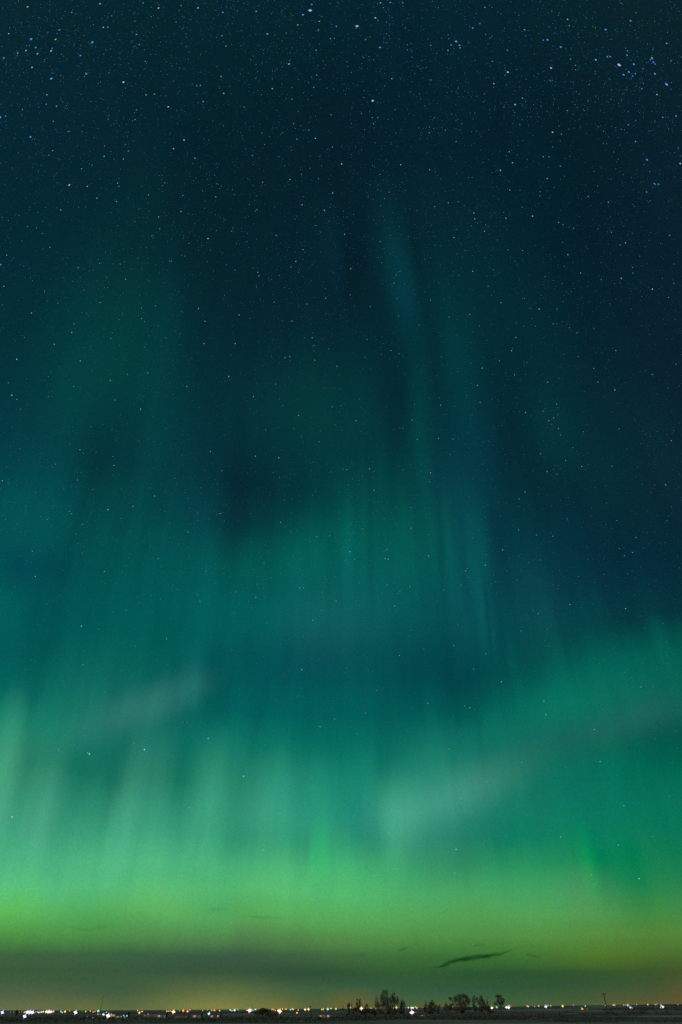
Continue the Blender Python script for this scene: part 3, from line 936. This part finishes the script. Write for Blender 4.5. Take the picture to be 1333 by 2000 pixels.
# (column, row, width in photo pixels, hue)
L_ = 'white'
A_, B_, O_, Y_, G_, C_, R_, DA, DW = 'amber white', 'blue white', 'orange', 'yellow', 'green', 'cyan', 'red', 'dim amber', 'dim white'
LAMPS = [
    (5, 1977.5, 7, B_), (7.5, 1973.8, 3, R_), (21, 1976.5, 2.5, DA), (27.5, 1976.5, 2.5, DA), (38, 1976.5, 2.5, DW), (43, 1976, 2.5, DW), (48, 1977, 4, O_),
    (53.5, 1977, 7, L_), (58.5, 1977, 8, L_), (64, 1977.2, 7, L_), (70, 1976.5, 2.5, O_), (73.5, 1976.5, 2.5, A_), (76.5, 1977.2, 4, B_), (81, 1976.6, 4, B_), (85, 1976, 4, A_),
    (91, 1976, 6, A_), (95.5, 1976, 7, L_), (99.5, 1976.2, 6, L_), (104.5, 1975.6, 5, O_), (119.5, 1975.6, 4, G_), (122.2, 1977.6, 3.5, G_), (127.5, 1975.8, 5, Y_), (136.6, 1974, 3.4, R_),
    (148, 1977.4, 7.5, L_), (161, 1975.4, 2, DA), (168, 1975.6, 3.2, Y_), (177, 1974.8, 3, O_), (182.5, 1976.6, 3, O_), (186, 1975.5, 2.6, O_), (192.3, 1974.8, 5.5, C_), (208.5, 1977.2, 3, C_),
    (191.5, 1981, 2.5, O_), (195.5, 1980.8, 2.5, O_), (202.5, 1981.6, 5.5, B_), (211.6, 1984, 8.5, L_), (218, 1981, 3, O_), (223.4, 1980.6, 3.6, O_), (228.4, 1980, 2.6, DA), (48.6, 1985, 7.5, B_), (182, 1987.3, 2.6, DW), (171, 1985, 2, DW),
    (237, 1985.4, 2.6, DW), (242, 1983.4, 3, G_), (248.5, 1984, 3.2, C_),
    (269.4, 1973.5, 3, C_), (272.6, 1978, 5.5, O_), (278, 1975.4, 3.6, Y_), (289.5, 1981, 3.6, DW), (283, 1983, 2, DW),
    (326.4, 1975, 3.8, O_), (330, 1975, 3, O_), (333, 1974.5, 3, O_), (339.2, 1976, 7.5, A_), (351, 1974, 2, G_), (358.4, 1974, 5, O_), (366.5, 1975.4, 5, O_), (371.3, 1972.6, 3.4, R_),
    (396.4, 1973.2, 2.6, O_), (406, 1972.5, 2, G_), (409, 1980, 6.5, B_), (414, 1973.2, 3, Y_), (419.2, 1973.4, 4.4, O_), (429.4, 1974, 3.6, O_),
    (450.4, 1972.6, 4.2, C_), (453.6, 1974, 3.4, G_), (458.7, 1973, 5, A_), (464.5, 1971.2, 2.2, G_), (466.6, 1973.6, 2.4, DW),
    (482.4, 1973, 3.2, O_), (487.8, 1973.8, 8, L_), (491.4, 1971.4, 3, O_), (494.6, 1973.2, 3.4, G_), (499.4, 1971.6, 4.4, C_), (506, 1973.6, 2, G_),
    (532, 1971.6, 3.2, O_), (535, 1971.6, 3, O_), (538.2, 1973.6, 3.2, O_), (544.2, 1973.6, 5, L_), (547, 1975.2, 8.5, A_), (552, 1970.8, 3, Y_), (557.4, 1971, 3, O_), (560.2, 1971, 3, O_), (567.5, 1972.2, 3.4, C_),
    (571.2, 1970.8, 4.2, G_), (573.6, 1971.6, 3.4, O_), (583, 1972.6, 3.2, O_), (580.4, 1978.2, 4, Y_),
    (596.5, 1971.8, 5, A_), (603, 1971.4, 5, A_), (629, 1971.6, 3.4, Y_), (631.8, 1971.2, 4, O_), (640.6, 1971, 5.5, C_), (647, 1969.8, 3.6, Y_), (656.6, 1970.6, 4.4, Y_), (633.4, 1976.2, 2, DW), (671, 1969, 3, C_),
    (685.6, 1968, 2.6, C_), (706.2, 1969.6, 7, A_), (716.4, 1968.6, 2.4, O_), (724.8, 1969.4, 4, O_), (735, 1969.8, 3.6, G_), (742, 1969.4, 2.8, R_), (762.5, 1968.6, 2, DW), (768.4, 1968, 3.4, O_), (774.6, 1968, 5, O_),
    (793, 1968.4, 2.4, DW), (798.2, 1968, 4, C_), (804, 1968.4, 4.6, A_), (807, 1968.6, 4.6, A_), (811.6, 1967, 3.2, G_), (814.6, 1968.6, 4.4, O_), (826, 1967.6, 2.2, DA), (805, 1977.6, 9, L_), (813, 1977, 2, DW),
    (853, 1967.6, 2.4, Y_), (881.8, 1966.6, 3.4, O_), (884.8, 1966.8, 2.8, R_),
    (936, 1966, 2.8, Y_), (941.6, 1964.4, 2, G_), (961.2, 1968.6, 6, A_), (971, 1967, 4.8, G_), (989.6, 1967.4, 5.5, B_), (993.8, 1967.8, 6.5, L_), (994.6, 1963.6, 3.4, R_), (998, 1964.8, 2.4, R_),
    (1030.4, 1965, 3.6, O_), (1032.6, 1966, 3, O_), (1044.6, 1966, 2.4, G_), (1052.6, 1964.6, 4.4, R_), (1066.6, 1966, 6.5, B_), (1071, 1963.6, 3.2, R_), (1076.2, 1964.4, 2.8, Y_),
    (1099.4, 1965, 5.2, Y_), (1120.2, 1963.4, 2.4, R_), (1137.4, 1970.8, 5.2, O_), (1143.6, 1964.8, 3.2, C_), (1147.4, 1970.8, 2.2, DA), (1182.4, 1963.6, 2, G_), (1198, 1963, 3.4, O_), (1201, 1963, 3.2, O_),
    (1218.4, 1963, 2.8, R_), (1221.4, 1962.8, 2.8, R_), (1226.4, 1963.2, 5, G_), (1232.6, 1970, 8.5, L_), (1243.6, 1962, 2.8, R_), (1265.8, 1962, 3.6, O_), (1280.2, 1962, 3.4, R_), (1283.2, 1961.6, 3, R_),
    (1293.6, 1967.4, 9, L_), (1324.6, 1961.8, 2.8, R_),
]
LAMPS.sort()
MARKS = [(0, 'left edge'), (200, 'thin mast'), (312, 'dark barn'), (515, 'rounded bush'), (607, 'far pole'), (690, 'bare sapling'), (845, 'compact tree'), (978, 'leaning tree'),
         (1182, 'leaning pole'), (1333, 'right edge')]
ORD = ['first', 'second', 'third', 'fourth', 'fifth', 'sixth', 'seventh', 'eighth', 'ninth', 'tenth', 'eleventh', 'twelfth', 'thirteenth', 'fourteenth', 'fifteenth', 'sixteenth', 'seventeenth', 'eighteenth', 'nineteenth', 'twentieth']
NUM = ['', '', 'two', 'three', 'four', 'five', 'six', 'seven', 'eight', 'nine', 'ten', 'eleven', 'twelve', 'thirteen', 'fourteen', 'fifteen', 'sixteen', 'seventeen', 'eighteen', 'nineteen', 'twenty']


def size_word(w):
    return 'tiny' if w < 3.1 else 'small' if w < 4.7 else 'bright' if w < 6.8 else 'huge'


def seg_of(x):
    i = 0
    while i < len(MARKS) - 2 and x >= MARKS[i + 1][0]:
        i += 1
    return i


sets = {}
for q in LAMPS:
    sets.setdefault((seg_of(q[0]), size_word(q[2]), q[3]), []).append(q)
lamp_proto = None
for q in LAMPS:
    px, py, w, hue = q
    Yl = 940 if w < 6 else 800
    while True:
        p = at(px, py, Yl)
        if p.z - ground_h(p.x, p.y) >= 2.2 or Yl < 380:
            break
        Yl -= 12
    gz = ground_h(p.x, p.y)
    if p.z - gz < .8:
        gz = p.z - .8
    rad = w * .5 * Yl / FB * (.86 if w < 4.7 else .93 if w < 6.8 else 1.0)
    root = empty('street_lamp', (p.x, p.y, gz - .1))
    seg, sw = seg_of(px), size_word(w)
    mates = sets[(seg, sw, hue)]
    where = 'between %s and %s' % (MARKS[seg][1], MARKS[seg + 1][1])
    if len(mates) == 1:
        lab = 'only %s %s lamp %s' % (sw, hue, where)
    else:
        lab = '%s from left of %s %s %s lamps %s' % (ORD[mates.index(q)], NUM[len(mates)], sw, hue, where)
    tag(root, lab, 'street lamp', 'lamps of the village along the horizon')
    ln = bpy.data.objects.new('lantern_glare', LANTERN_GLARE[hue])
    COL.objects.link(ln)
    ln.parent = root
    ln.location = (0, 0, p.z - gz + .1)
    ln.scale = (rad, rad, rad)
    ln.rotation_euler = (0, R(18 * (666 - px) / 666), 0)
    po = bpy.data.objects.new('pole', pole_me)
    COL.objects.link(po)
    po.parent = root
    po.scale = (1, 1, max(.5, p.z - gz + .1 - rad * .9))

# ------------------------------------------------------------------ low clouds
cm = bpy.data.materials.new('thin_cloud')
cm.use_nodes = True
t = cm.node_tree
t.nodes.clear()
ab = t.nodes.new('ShaderNodeVolumeAbsorption')
ab.inputs['Color'].default_value = (.10, .34, .42, 1)
ab.inputs['Density'].default_value = 0.0022
o = t.nodes.new('ShaderNodeOutputMaterial')
t.links.new(ab.outputs[0], o.inputs['Volume'])
YC = 16000


def cloud(label, spine, seed, thick=150, strands=3):
    """a streak of cloud along (column, row, half height) points, spun from strands one behind the other"""
    bm = bmesh.new()
    rnd = random.Random(seed)
    for st in range(strands):
        Yc = YC + st * 900
        pts = []
        for (a, b) in zip(spine, spine[1:]):
            n = max(3, int((b[0] - a[0]) / 2.5))
            for i in range(n):
                f = i / n
                pts.append(tuple(a[k] + (b[k] - a[k]) * f for k in range(3)))
        pts.append(spine[-1])
        if st:
            i0, i1 = int(len(pts) * rnd.uniform(0, .3)), int(len(pts) * rnd.uniform(.7, 1))
            pts = pts[i0:i1]
        rings = []
        px_m = Yc / F
        for i, (x, y, hh) in enumerate(pts):
            c = at(x, y + (0, 1.3, -1.2)[st % 3] * hh * .28, Yc)
            e = min(1, min(i, len(pts) - 1 - i) / (len(pts) * .22) + .05)
            hz = 1.15 * hh * px_m * e * (.85 + .9 * mnoise.noise(Vector((i * .16, seed, st * 3)))) * (1.0 if st == 0 else .7)
            dy = thick * e * (1 + .6 * mnoise.noise(Vector((i * .12, seed, 7 + st))))
            c.z += px_m * 1.6 * mnoise.noise(Vector((i * .11, seed, 4 + st)))
            rings.append([bm.verts.new(c + Vector((0, dy * math.copysign(abs(math.cos(w)) ** 2.4, math.cos(w)), hz * math.copysign(abs(math.sin(w)) ** 2.2, math.sin(w))))) for w in [k * math.pi / 12 for k in range(24)]])
        for r0, r1 in zip(rings, rings[1:]):
            for k in range(24):
                bm.faces.new((r0[k], r0[(k + 1) % 24], r1[(k + 1) % 24], r1[k]))
        bm.faces.new(rings[0][::-1])
        bm.faces.new(rings[-1])
    bmesh.ops.recalc_face_normals(bm, faces=bm.faces)
    return tag(obj('cloud', bm, cm), label, 'cloud', 'thin dark clouds low over the horizon')


cloud('long dark S shaped streak of cloud, the clearest one low in the green sky', [(828, 1892, 2), (846, 1889.5, 2.6), (858, 1888, 3.2), (870, 1884, 4.4), (880, 1878, 4.8), (900, 1874, 4.4), (925, 1870.5, 4.8), (955, 1867, 4.8), (978, 1862.5, 4.6), (996, 1857, 4), (1018, 1850, 2)], 1, 170)
cloud('faint short wisp of cloud above the middle of the long dark streak', [(912, 1847, 2), (928, 1846, 3), (942, 1845, 3.2), (956, 1843.5, 2)], 2, 34)
cloud('faint wisp of cloud just right of the long dark streak', [(1022, 1864, 2.5), (1040, 1867, 4), (1062, 1867.5, 2.5)], 3, 30)
cloud('faint slanting wisp of cloud above the tall ragged tree', [(772, 1858, 2.5), (786, 1855, 4), (800, 1850, 4), (812, 1847, 2)], 4, 42)
cloud('faint level wisp of cloud over the tiny far tree', [(682, 1867, 2), (700, 1866, 3.2), (722, 1863.5, 2)], 5, 36)
cloud('faint level streak of cloud in the green glow, highest of the wisps', [(462, 1790, 2), (492, 1791, 3), (525, 1792, 3.6), (560, 1790.5, 2)], 6, 24)
cloud('faint smudge of cloud left of the highest wisp', [(404, 1775, 3), (425, 1775, 6), (446, 1776, 3)], 7, 16)
cloud('faint curved wisp of cloud low above the thin mast', [(128, 1808, 2), (150, 1814, 3.5), (172, 1817, 3.6), (198, 1812, 4), (226, 1810, 2)], 8, 22)

# ------------------------------------------------------------------ stars
RS = 60000.0
STAR_HUES = {'b': ('blue', (.08, .34, 1.0), 1.0), 'w': ('white', (.52, .74, 1.0), .85), 'o': ('orange', (1.0, .74, .5), .6),
             'v': ('violet', (.46, .40, 1.0), 1.0), 'c': ('cyan', (.20, .68, .88), .7), 'g': ('green', (.3, .9, .2), .8)}
# places and widths read off the photograph: origin x, origin y, enlargement, then "x,y,width,hue"
STAR_FIELDS = [
    (0, 0, 3.002, "163,40,3,o 384,67,2,b 422,73,2.5,b 365,108,2,b 127,133,2,b 57,163,2,c 53,197,2.5,w 95,192,1.5,b 285,188,1.5,b 350,175,3,b 184,229,4,b 327,231,3,o 542,248,4,b 540,270,2,b 588,22,3.5,b 657,93,2,o 548,144,2,c 607,160,2.5,w 634,159,2.5,c 793,125,2,c 840,17,2.5,b 888,42,2,c 931,47,3,w 888,98,2,o 1063,32,2.5,b 1162,46,3.5,b 1308,73,3,b 1092,199,2,b 1302,210,2.5,b 1327,270,2.5,b 802,202,3,b 818,262,2.5,b 1190,231,1.5,b 211,278,3,b 154,296,3,o 157,268,2,b 105,311,3,b 221,315,3,o 301,299,3,w 307,283,2.5,b 24,341,3,b 102,327,2,b 189,395,3,o 461,317,2,b 473,326,3,b 302,461,4,b 508,433,3.5,b 590,434,1.5,b 645,412,1.5,c 674,377,2,b 854,360,2.5,b 852,401,2,b 977,362,2,b 1010,387,1.5,w 1178,319,2,b 1053,398,2,c 725,482,3.5,w 737,517,2,b 277,556,3,b 273,611,2.5,b 333,623,3,b 369,597,2,b 477,554,2,b 536,594,2,b 858,556,2.5,o 907,552,2.5,c 988,626,3,w 1193,595,3,b 1176,500,2.5,b 1298,448,3,b 1313,548,2.5,w 802,644,2.5,b 794,701,2.5,b 2,688,4,b 34,680,2.5,b 314,711,2.5,b 180,803,3.5,b 204,816,2,c 402,771,2.5,b 508,775,1.5,b 736,847,2,c 754,885,2.5,b 310,883,2.5,b 288,909,2,v 612,917,3,b 725,932,2.5,c 1081,821,3,w 1019,872,2.5,w 1144,927,2.5,c 1133,958,2,b 480,990,2.5,b 848,291,2,b 740,777,1.5,b"),
    (444, 0, 3.002, "100,20,2,b 60,63,2,c 171,67,3,b 236,199,3.5,b 415,146,2.5,o 346,194,2,o 445,87,3.5,b 487,61,5,v 496,26,3,b 541,125,2.5,c 604,21,2,b 535,175,2.5,c 640,153,2.5,b 606,227,2.5,b 762,153,4.5,v 869,105,3,w 899,17,2.5,w 957,15,2.5,c 1031,16,2.5,b 967,102,2,b 934,129,2,b 812,232,2.5,b 934,198,2,c 897,278,3.5,b 522,294,2.5,c 363,375,3,w 525,440,2.5,b 508,512,2.5,b 585,517,2,c 966,461,3,b 860,350,2,b 1056,293,2,b 1194,266,2.5,b 1256,223,2,b 1314,264,2.5,c 1295,295,2.5,c 1228,314,2,b 1132,404,2,b 1195,469,2.5,b 787,403,2,b 854,591,4,w 802,571,2,c 851,690,2.5,b 883,690,2.5,b 859,726,2.5,b 862,750,2,b 181,530,2,b 201,555,2,b 265,520,2.5,w 347,577,2,b 381,582,2.5,b 100,628,2,w 610,673,2.5,b 788,664,2,c 479,763,2.5,b 408,815,2.5,b 517,811,2.5,w 618,862,2.5,b 672,961,3,v 378,882,2,b 432,737,2,b 323,779,2,b 249,801,2,b 148,912,2.5,b 299,919,2,b 338,972,2,b 1186,779,2.5,b 1159,621,2,b 990,779,2,b 1018,966,2.5,w 1187,995,2.5,o 486,988,2,c 753,860,2,b"),
    (888, 0, 2.996, "178,43,2.5,c 220,43,1.5,w 90,156,2,b 107,164,3,b 149,139,2.5,b 182,202,2,c 207,222,2,c 10,242,4,b 30,265,3,c 34,280,2.5,c 87,251,2,b 411,174,3,b 520,235,2.5,b 545,233,3.5,b 622,275,3.5,b 662,113,2.5,w 673,150,2.5,c 553,157,2,b 680,345,2.5,b 566,398,3.5,w 310,294,2.5,b 313,422,3.5,w 222,359,2.5,b 708,382,2.5,b 827,350,3,w 885,173,3.5,b 1031,122,3,c 1063,75,2,w 921,230,2,b 895,333,3,b 912,331,3,b 964,380,5,v 1012,297,2.5,b 1010,323,3,b 1034,353,2,b 1050,376,3.5,b 1021,421,3.5,b 1005,405,2,b 990,437,3.5,b 1059,431,2.5,b 1102,405,2,b 1044,444,2.5,b 1156,340,3.5,c 1147,349,2.5,b 1164,363,3,b 1175,374,2.5,b 1173,432,3.5,b 1242,494,4.5,b 1242,254,3,b 1267,356,2.5,b 1267,523,2,b 1097,519,2.5,b 1185,553,2.5,w 1130,258,2,b 1163,288,2,b 231,490,2.5,w 355,612,3,w 352,658,2,b 398,574,2.5,c 420,463,2,b 171,595,2,b 10,704,2,b 44,724,2,b 384,733,2,b 662,647,2.5,b 706,612,2,c 574,774,3,w 627,785,2.5,b 1018,730,2.5,b 1060,828,3,b 1219,687,2.5,c 1297,678,3,b 1127,935,3.5,b 1322,957,3,w 520,917,2.5,c 554,918,2.5,b 676,915,2,b 620,972,2.5,b 340,952,2.5,w 321,888,2.5,c 10,828,2.5,b 575,860,2,c 269,996,3,v 872,839,2,b 891,841,2,b 933,889,2,c 425,935,2,b"),
    (0, 333, 3.002, "408,85,4,v 513,93,2.5,w 570,162,2.5,w 691,74,2.5,v 698,92,2.5,c 684,182,3,b 872,143,2.5,c 752,160,2,b 357,231,2.5,v 462,214,2,b 113,264,2,c 162,328,2.5,b 51,293,2,b 131,414,2,b 294,450,2.5,c 41,497,2.5,c 5,552,3.5,b 460,570,3,b 586,544,2,w 706,548,2,o 730,536,2,b 738,638,2.5,v 1221,399,3,w 1063,241,2.5,w 932,272,2.5,o 938,342,2.5,b 893,381,2,v 1267,154,2.5,v 1190,119,2,v 1073,147,2.5,c 1201,221,2,b 1299,93,2,b 997,532,2.5,b 1007,531,2,b 24,679,2.5,o 588,775,3,b 186,836,2.5,w 207,825,1.5,b 422,949,2.5,w 848,887,2.5,b 831,806,2.5,c 913,794,2.5,c 831,869,2,w 930,911,2,b 1165,809,2.5,w 1203,884,2.5,w 1067,829,2,b 651,984,2.5,c 1057,956,2,b 974,981,2,b 1328,554,2,b 720,844,2,b 703,874,2,b 435,899,2,w 968,72,2,w 950,52,2,b"),
    (444, 333, 3.002, "208,68,2.5,v 536,48,2.5,b 437,22,2.5,b 369,53,2.5,w 619,132,3,v 440,201,2.5,w 570,233,3,v 896,23,2.5,b 884,113,2,b 951,127,2.5,b 165,238,2,v 175,230,2,v 445,153,2,b 1217,211,2.5,b 1297,189,2.5,o 1254,50,2,b 1330,393,2.5,w 689,374,2.5,w 549,361,2,b 517,322,2,b 288,381,2.5,c 398,284,2,b 26,356,2.5,b 118,368,2,b 445,464,2.5,v 403,533,2.5,w 374,566,2,w 725,576,2.5,v 991,613,2.5,b 978,660,2,w 1014,592,2,b 908,541,2,c 1159,519,2,b 1219,437,2,b 180,597,2.5,v 187,617,2,w 46,585,2,v 338,687,2,b 173,683,2,b 578,748,2.5,v 723,729,2,v 275,771,2,o 467,783,2,w 71,847,2.5,v 380,884,2.5,v 839,797,2,w 1006,854,2.5,b 996,751,2,b 1192,760,2,w 1302,859,2,o 499,981,2.5,v 820,991,2,w 1128,906,2,b"),
    (888, 333, 2.996, "269,2,2.5,b 104,41,2,b 543,47,2.5,w 324,114,2.5,o 502,124,2.5,b 783,153,2.5,c 583,99,2,b 1171,78,3.5,b 1195,80,3,b 1125,126,3,b 901,185,3,b 1145,177,2,b 1053,211,2,b 838,90,2,c 457,267,3,w 396,214,2,c 302,279,2.5,w 114,249,2.5,w 119,283,2.5,w 136,307,2,b 176,355,3,b 697,338,2.5,b 610,304,2.5,c 635,316,2,v 919,362,2.5,b 970,437,2.5,b 1001,424,2.5,w 1260,380,2.5,c 633,421,2,c 313,464,2.5,b 399,468,2,w 664,493,2.5,w 252,407,2,b 48,507,2,b 642,562,2,b 738,600,2.5,w 859,638,2.5,b 977,631,3,v 1043,567,2.5,b 1045,600,2.5,b 1158,694,3,w 1285,660,2.5,b 107,590,2.5,w 531,620,2.5,b 197,677,2,v 273,774,2.5,o 496,811,3,v 601,811,2.5,c 411,748,2,b 90,842,2.5,v 449,806,2,b 362,893,2,b 407,911,2,b 715,950,2.5,b 673,920,2,v 578,898,2,o 359,977,2.5,o 1034,810,2,b 1285,547,2,b"),
    (0, 666, 3.002, "100,107,3,w 320,19,2.5,w 472,117,2.5,w 648,231,2.5,w 50,245,2.5,b 71,318,3,w 433,267,2.5,c 101,342,2,w 826,399,2.5,w 1097,267,2.5,w 868,188,2,w 1197,15,2.5,w 470,638,2.5,w 492,659,2,b 565,654,2,b 664,678,2.5,b 669,730,2.5,w 326,722,2,c 538,503,2,c 657,521,2,b 15,819,2.5,w 408,999,3,b 422,1012,2,w 635,989,3,w 781,969,2.5,o 908,909,2.5,w 1236,648,2.5,v 1302,761,2,w 1291,1012,2.5,w 1315,1055,2,b 192,1233,2.5,c 235,1230,2,b 928,1276,2,w 1104,1121,2,w 486,1075,2,w 675,346,2,w"),
    (444, 666, 3.002, "48,15,2.5,w 10,208,3,v 340,98,2.5,v 368,91,2,w 514,113,2.5,o 644,148,2,w 510,26,2,v 595,47,2.5,b 285,253,2,o 154,327,2.5,w 616,386,2.5,c 419,436,2.5,o 757,467,2.5,o 540,590,2.5,b 303,685,3,o 166,675,2.5,w 226,522,2,c 1252,376,2.5,v 1085,463,2,w 1115,577,2,w 1240,570,2.5,v 1324,575,2.5,b 835,750,2.5,w 701,754,2,w 1193,773,2.5,w 862,875,2.5,w 710,844,2,b 314,1063,2.5,o 720,1235,2.5,w 938,1223,2,w 926,1276,2.5,v 945,1279,2.5,w 1180,1260,2.5,o 1079,1097,2,o 602,1142,2,w 524,1148,2,o 1079,976,2,c 962,56,2,v 1008,75,2,v 809,95,2,b"),
    (888, 666, 2.996, "335,57,2.5,w 264,116,2,v 163,158,2.5,w 134,259,2.5,w 97,129,2,b 352,198,2,w 546,241,2.5,v 611,218,2,b 840,240,2.5,v 815,160,2.5,b 945,56,2.5,o 1297,135,2.5,b 939,286,3,v 1158,196,2,w 300,187,2,b 151,359,2,w 416,418,2.5,o 598,369,2,o 580,450,2.5,v 553,466,2.5,v 609,513,2.5,o 620,550,2,v 519,410,2,w 755,531,2.5,b 964,513,2.5,b 693,624,2.5,b 504,660,2.5,v 651,699,2,w 542,764,2.5,v 745,734,2.5,w 597,779,2,o 922,733,2,w 414,884,2.5,w 378,924,2,w 1269,583,2.5,o 1236,842,2.5,w 660,1041,2.5,b 376,1105,2.5,v 889,947,2,b 950,1050,2,w 886,1073,2,b 1243,1052,2,b 1063,1150,2.5,v 576,1142,2,w 1042,1238,2.5,v 282,1222,2.5,w 181,1312,2.5,w 1233,1180,2,b 480,1136,2,w 995,1256,2,w"),
    (0, 1110, 2.0, "139,32,2.5,w 408,12,2,w 319,226,3,w 386,237,2,c 652,276,2,w 782,129,2,o 773,103,2,b 1000,114,2.5,o 1172,77,2.5,w 1180,396,3,v 1222,204,2,w 410,482,2,b 343,721,2.5,w 350,725,3.8,w 565,708,3.8,w 814,665,3,w 732,601,2,b 1251,618,2.5,w 952,812,3.2,w 48,971,3.8,w 1028,1100,2.5,w 739,934,2,w 290,688,2,c 230,709,2,w 525,683,2,w 118,727,1.5,b 200,799,2,b 1308,588,2,w 298,1004,1.5,c 150,1015,2,b 325,377,2,w"),
    (666, 1110, 1.998, "487,10,2.5,w 210,147,2.5,v 270,72,2,w 894,141,2.5,w 687,45,2,c 1111,157,2.5,w 770,178,2,w 441,301,2,o 229,340,2.5,v 565,333,2,o 518,393,2,w 627,443,2.5,w 793,518,2.5,w 800,571,2.5,w 483,537,2,w 503,544,2.5,w 340,526,2,w 96,565,2,w 424,705,2,w 1172,463,2.5,w 990,629,2.5,w 1012,754,2.5,w 878,774,2,b 706,757,2,w 568,833,2,w 1105,927,2.5,w 187,1034,2.5,w 450,1097,3,w 858,1048,2.5,w 1083,1080,3,c 470,898,2,g 1027,24,2,b 1120,20,2,b 704,244,2,w"),
    (0, 1600, 2.0, "762,87,2,w 1115,333,1.5,w 905,405,1.5,w 595,535,1.5,w 523,290,1.5,o 1248,307,1.5,w"),
    (666, 1600, 2.0, "13,217,2.5,w 445,210,3,b 158,240,2,w 1165,232,3,w 980,217,2,w 991,255,1.5,w 381,310,1.5,c 740,468,1.2,w 516,490,1.2,w"),
]
stars = []
for ox, oy, k, txt in STAR_FIELDS:
    for s in txt.split():
        a, b_, w, h = s.split(',')
        stars.append((ox + float(a) / k, oy + float(b_) / k, float(w), h))
stars.sort(key=lambda q: (-q[2], q[1]))
listed, rest = stars[:300], stars[300:]
STAR_MAT = {k: emitter('starlight_' + v[0].replace(' ', '_'), v[1], v[2]) for k, v in STAR_HUES.items()}


def star_mesh(k):
    bm = bmesh.new()
    v = [bm.verts.new(p) for p in ((1, 0, 0), (-1, 0, 0), (0, 1, 0), (0, -1, 0), (0, 0, 1), (0, 0, -1))]
    for a, b_, c in ((0, 2, 4), (2, 1, 4), (1, 3, 4), (3, 0, 4), (2, 0, 5), (1, 2, 5), (3, 1, 5), (0, 3, 5)):
        bm.faces.new((v[a], v[b_], v[c]))
    me = bpy.data.meshes.new('star_' + STAR_HUES[k][0].replace(' ', '_'))
    bm.to_mesh(me)
    bm.free()
    me.materials.append(STAR_MAT[k])
    return me


STAR_ME = {k: star_mesh(k) for k in STAR_HUES}


def star_size(x, y, w):
    return RS * w * .5 / math.sqrt(F * F + (x - PW / 2) ** 2 + (y - PH / 2) ** 2)


def zone(x, y):
    col_ = ['left edge', 'inner left', 'left centre', 'right centre', 'inner right', 'right edge'][min(5, int(x / 222.2))]
    row_ = ['topmost', 'second', 'third', 'fourth', 'fifth', 'sixth', 'seventh', 'lowest'][min(7, int(y / 215))]
    return row_, col_


AXIS = ray(PW / 2, PH / 2)
sets = {}
for q in listed:
    sets.setdefault((zone(q[0], q[1]), q[3]), []).append(q)
for v in sets.values():
    v.sort(key=lambda q: q[0])
for q in listed:
    x, y, w, h = q
    o = bpy.data.objects.new('star', STAR_ME[h])
    COL.objects.link(o)
    d = ray(x, y)
    o.location = EYE + d * RS
    r = star_size(x, y, w) * ((.46 + .10 * w) if y < 330 else (.40 + .09 * w))
    off = smooth(.35, .72, d.angle(AXIS))               # stars far from the middle draw out into short streaks
    o.scale = (r * (1 + .9 * off), r, r * (1 - .25 * off))
    tang = AXIS.cross(d).normalized()
    o.rotation_euler = Matrix((tang, d, tang.cross(d))).transposed().to_euler()
    row_, col_ = zone(x, y)
    mates = sets[((row_, col_), h)]
    nm = STAR_HUES[h][0]
    sw = 'brilliant' if w >= 4 else 'bright' if w >= 3 else 'small'
    where = 'in the %s band of sky, %s' % (row_, col_)
    if len(mates) == 1:
        lab = 'only bright %s star %s' % (nm, where)
    else:
        lab = '%s from left of %s bright %s stars %s' % (ORD[mates.index(q)], NUM[len(mates)], nm, where)
    tag(o, lab, 'star', 'bright stars of the night sky')

# the remaining stars, past counting
rnd = random.Random(77)
bm = bmesh.new()
keys = list('bwcov')


def faint(x, y, w, h):
    d = ray(x, y)
    c = EYE + d * (RS * 1.02)
    r = star_size(x, y, w) * (.62 if w >= 1.45 else .8)
    u = d.orthogonal().normalized()
    v = d.cross(u)
    P = [bm.verts.new(c + a * r) for a in (u, v, -u, -v, d, -d)]
    for a in range(4):
        for tip in (4, 5):
            f = bm.faces.new((P[a], P[(a + 1) % 4], P[tip]))
            f.material_index = keys.index(h) if h in keys else 1


for q in rest:
    faint(*q)


def density(x, y):
    dn = .25 + .75 * max(0, 1 - y / 1250) ** .8
    if y > 1250:
        dn = .25 * max(0, 1 - (y - 1250) / 600)
    dn *= .55 + .9 * max(0, mnoise.noise(Vector((x / 130, y / 130, 2))) + .35)
    dn += .5 * math.exp(-(((x - 895) / 22) ** 2 + ((y - 85) / 22) ** 2)) + .4 * math.exp(-(((x - 1240) / 50) ** 2 + ((y - 125) / 35) ** 2)) + .35 * math.exp(-(((x - 70) / 90) ** 2 + ((y - 90) / 70) ** 2))
    return min(dn, 1)


n = 0
while n < 20000:
    x, y = rnd.uniform(-250, 1583), rnd.uniform(-250, 1860)
    if rnd.random() > density(min(max(x, 0), 1333), max(y, 0)):
        continue
    n += 1
    u = rnd.random()
    w = .36 + .5 * u ** 1.8 + (.8 * rnd.random() ** 2 if rnd.random() < .1 else 0)
    w *= 1.4 if y < 260 else 1.15 if y < 600 else .85 if y > 1200 else 1
    faint(x, y, w, rnd.choices(keys, (8, 1.6, 2.6, .4, 1.2) if y < 900 else (3, 4, 2, 1.2, 1.4))[0])
fs = obj('faint_stars', bm, None)
for k in keys:
    fs.data.materials.append(STAR_MAT[k])
tag(fs, 'countless faint pinpoint stars scattered over the whole sky', 'stars', kind='stuff')
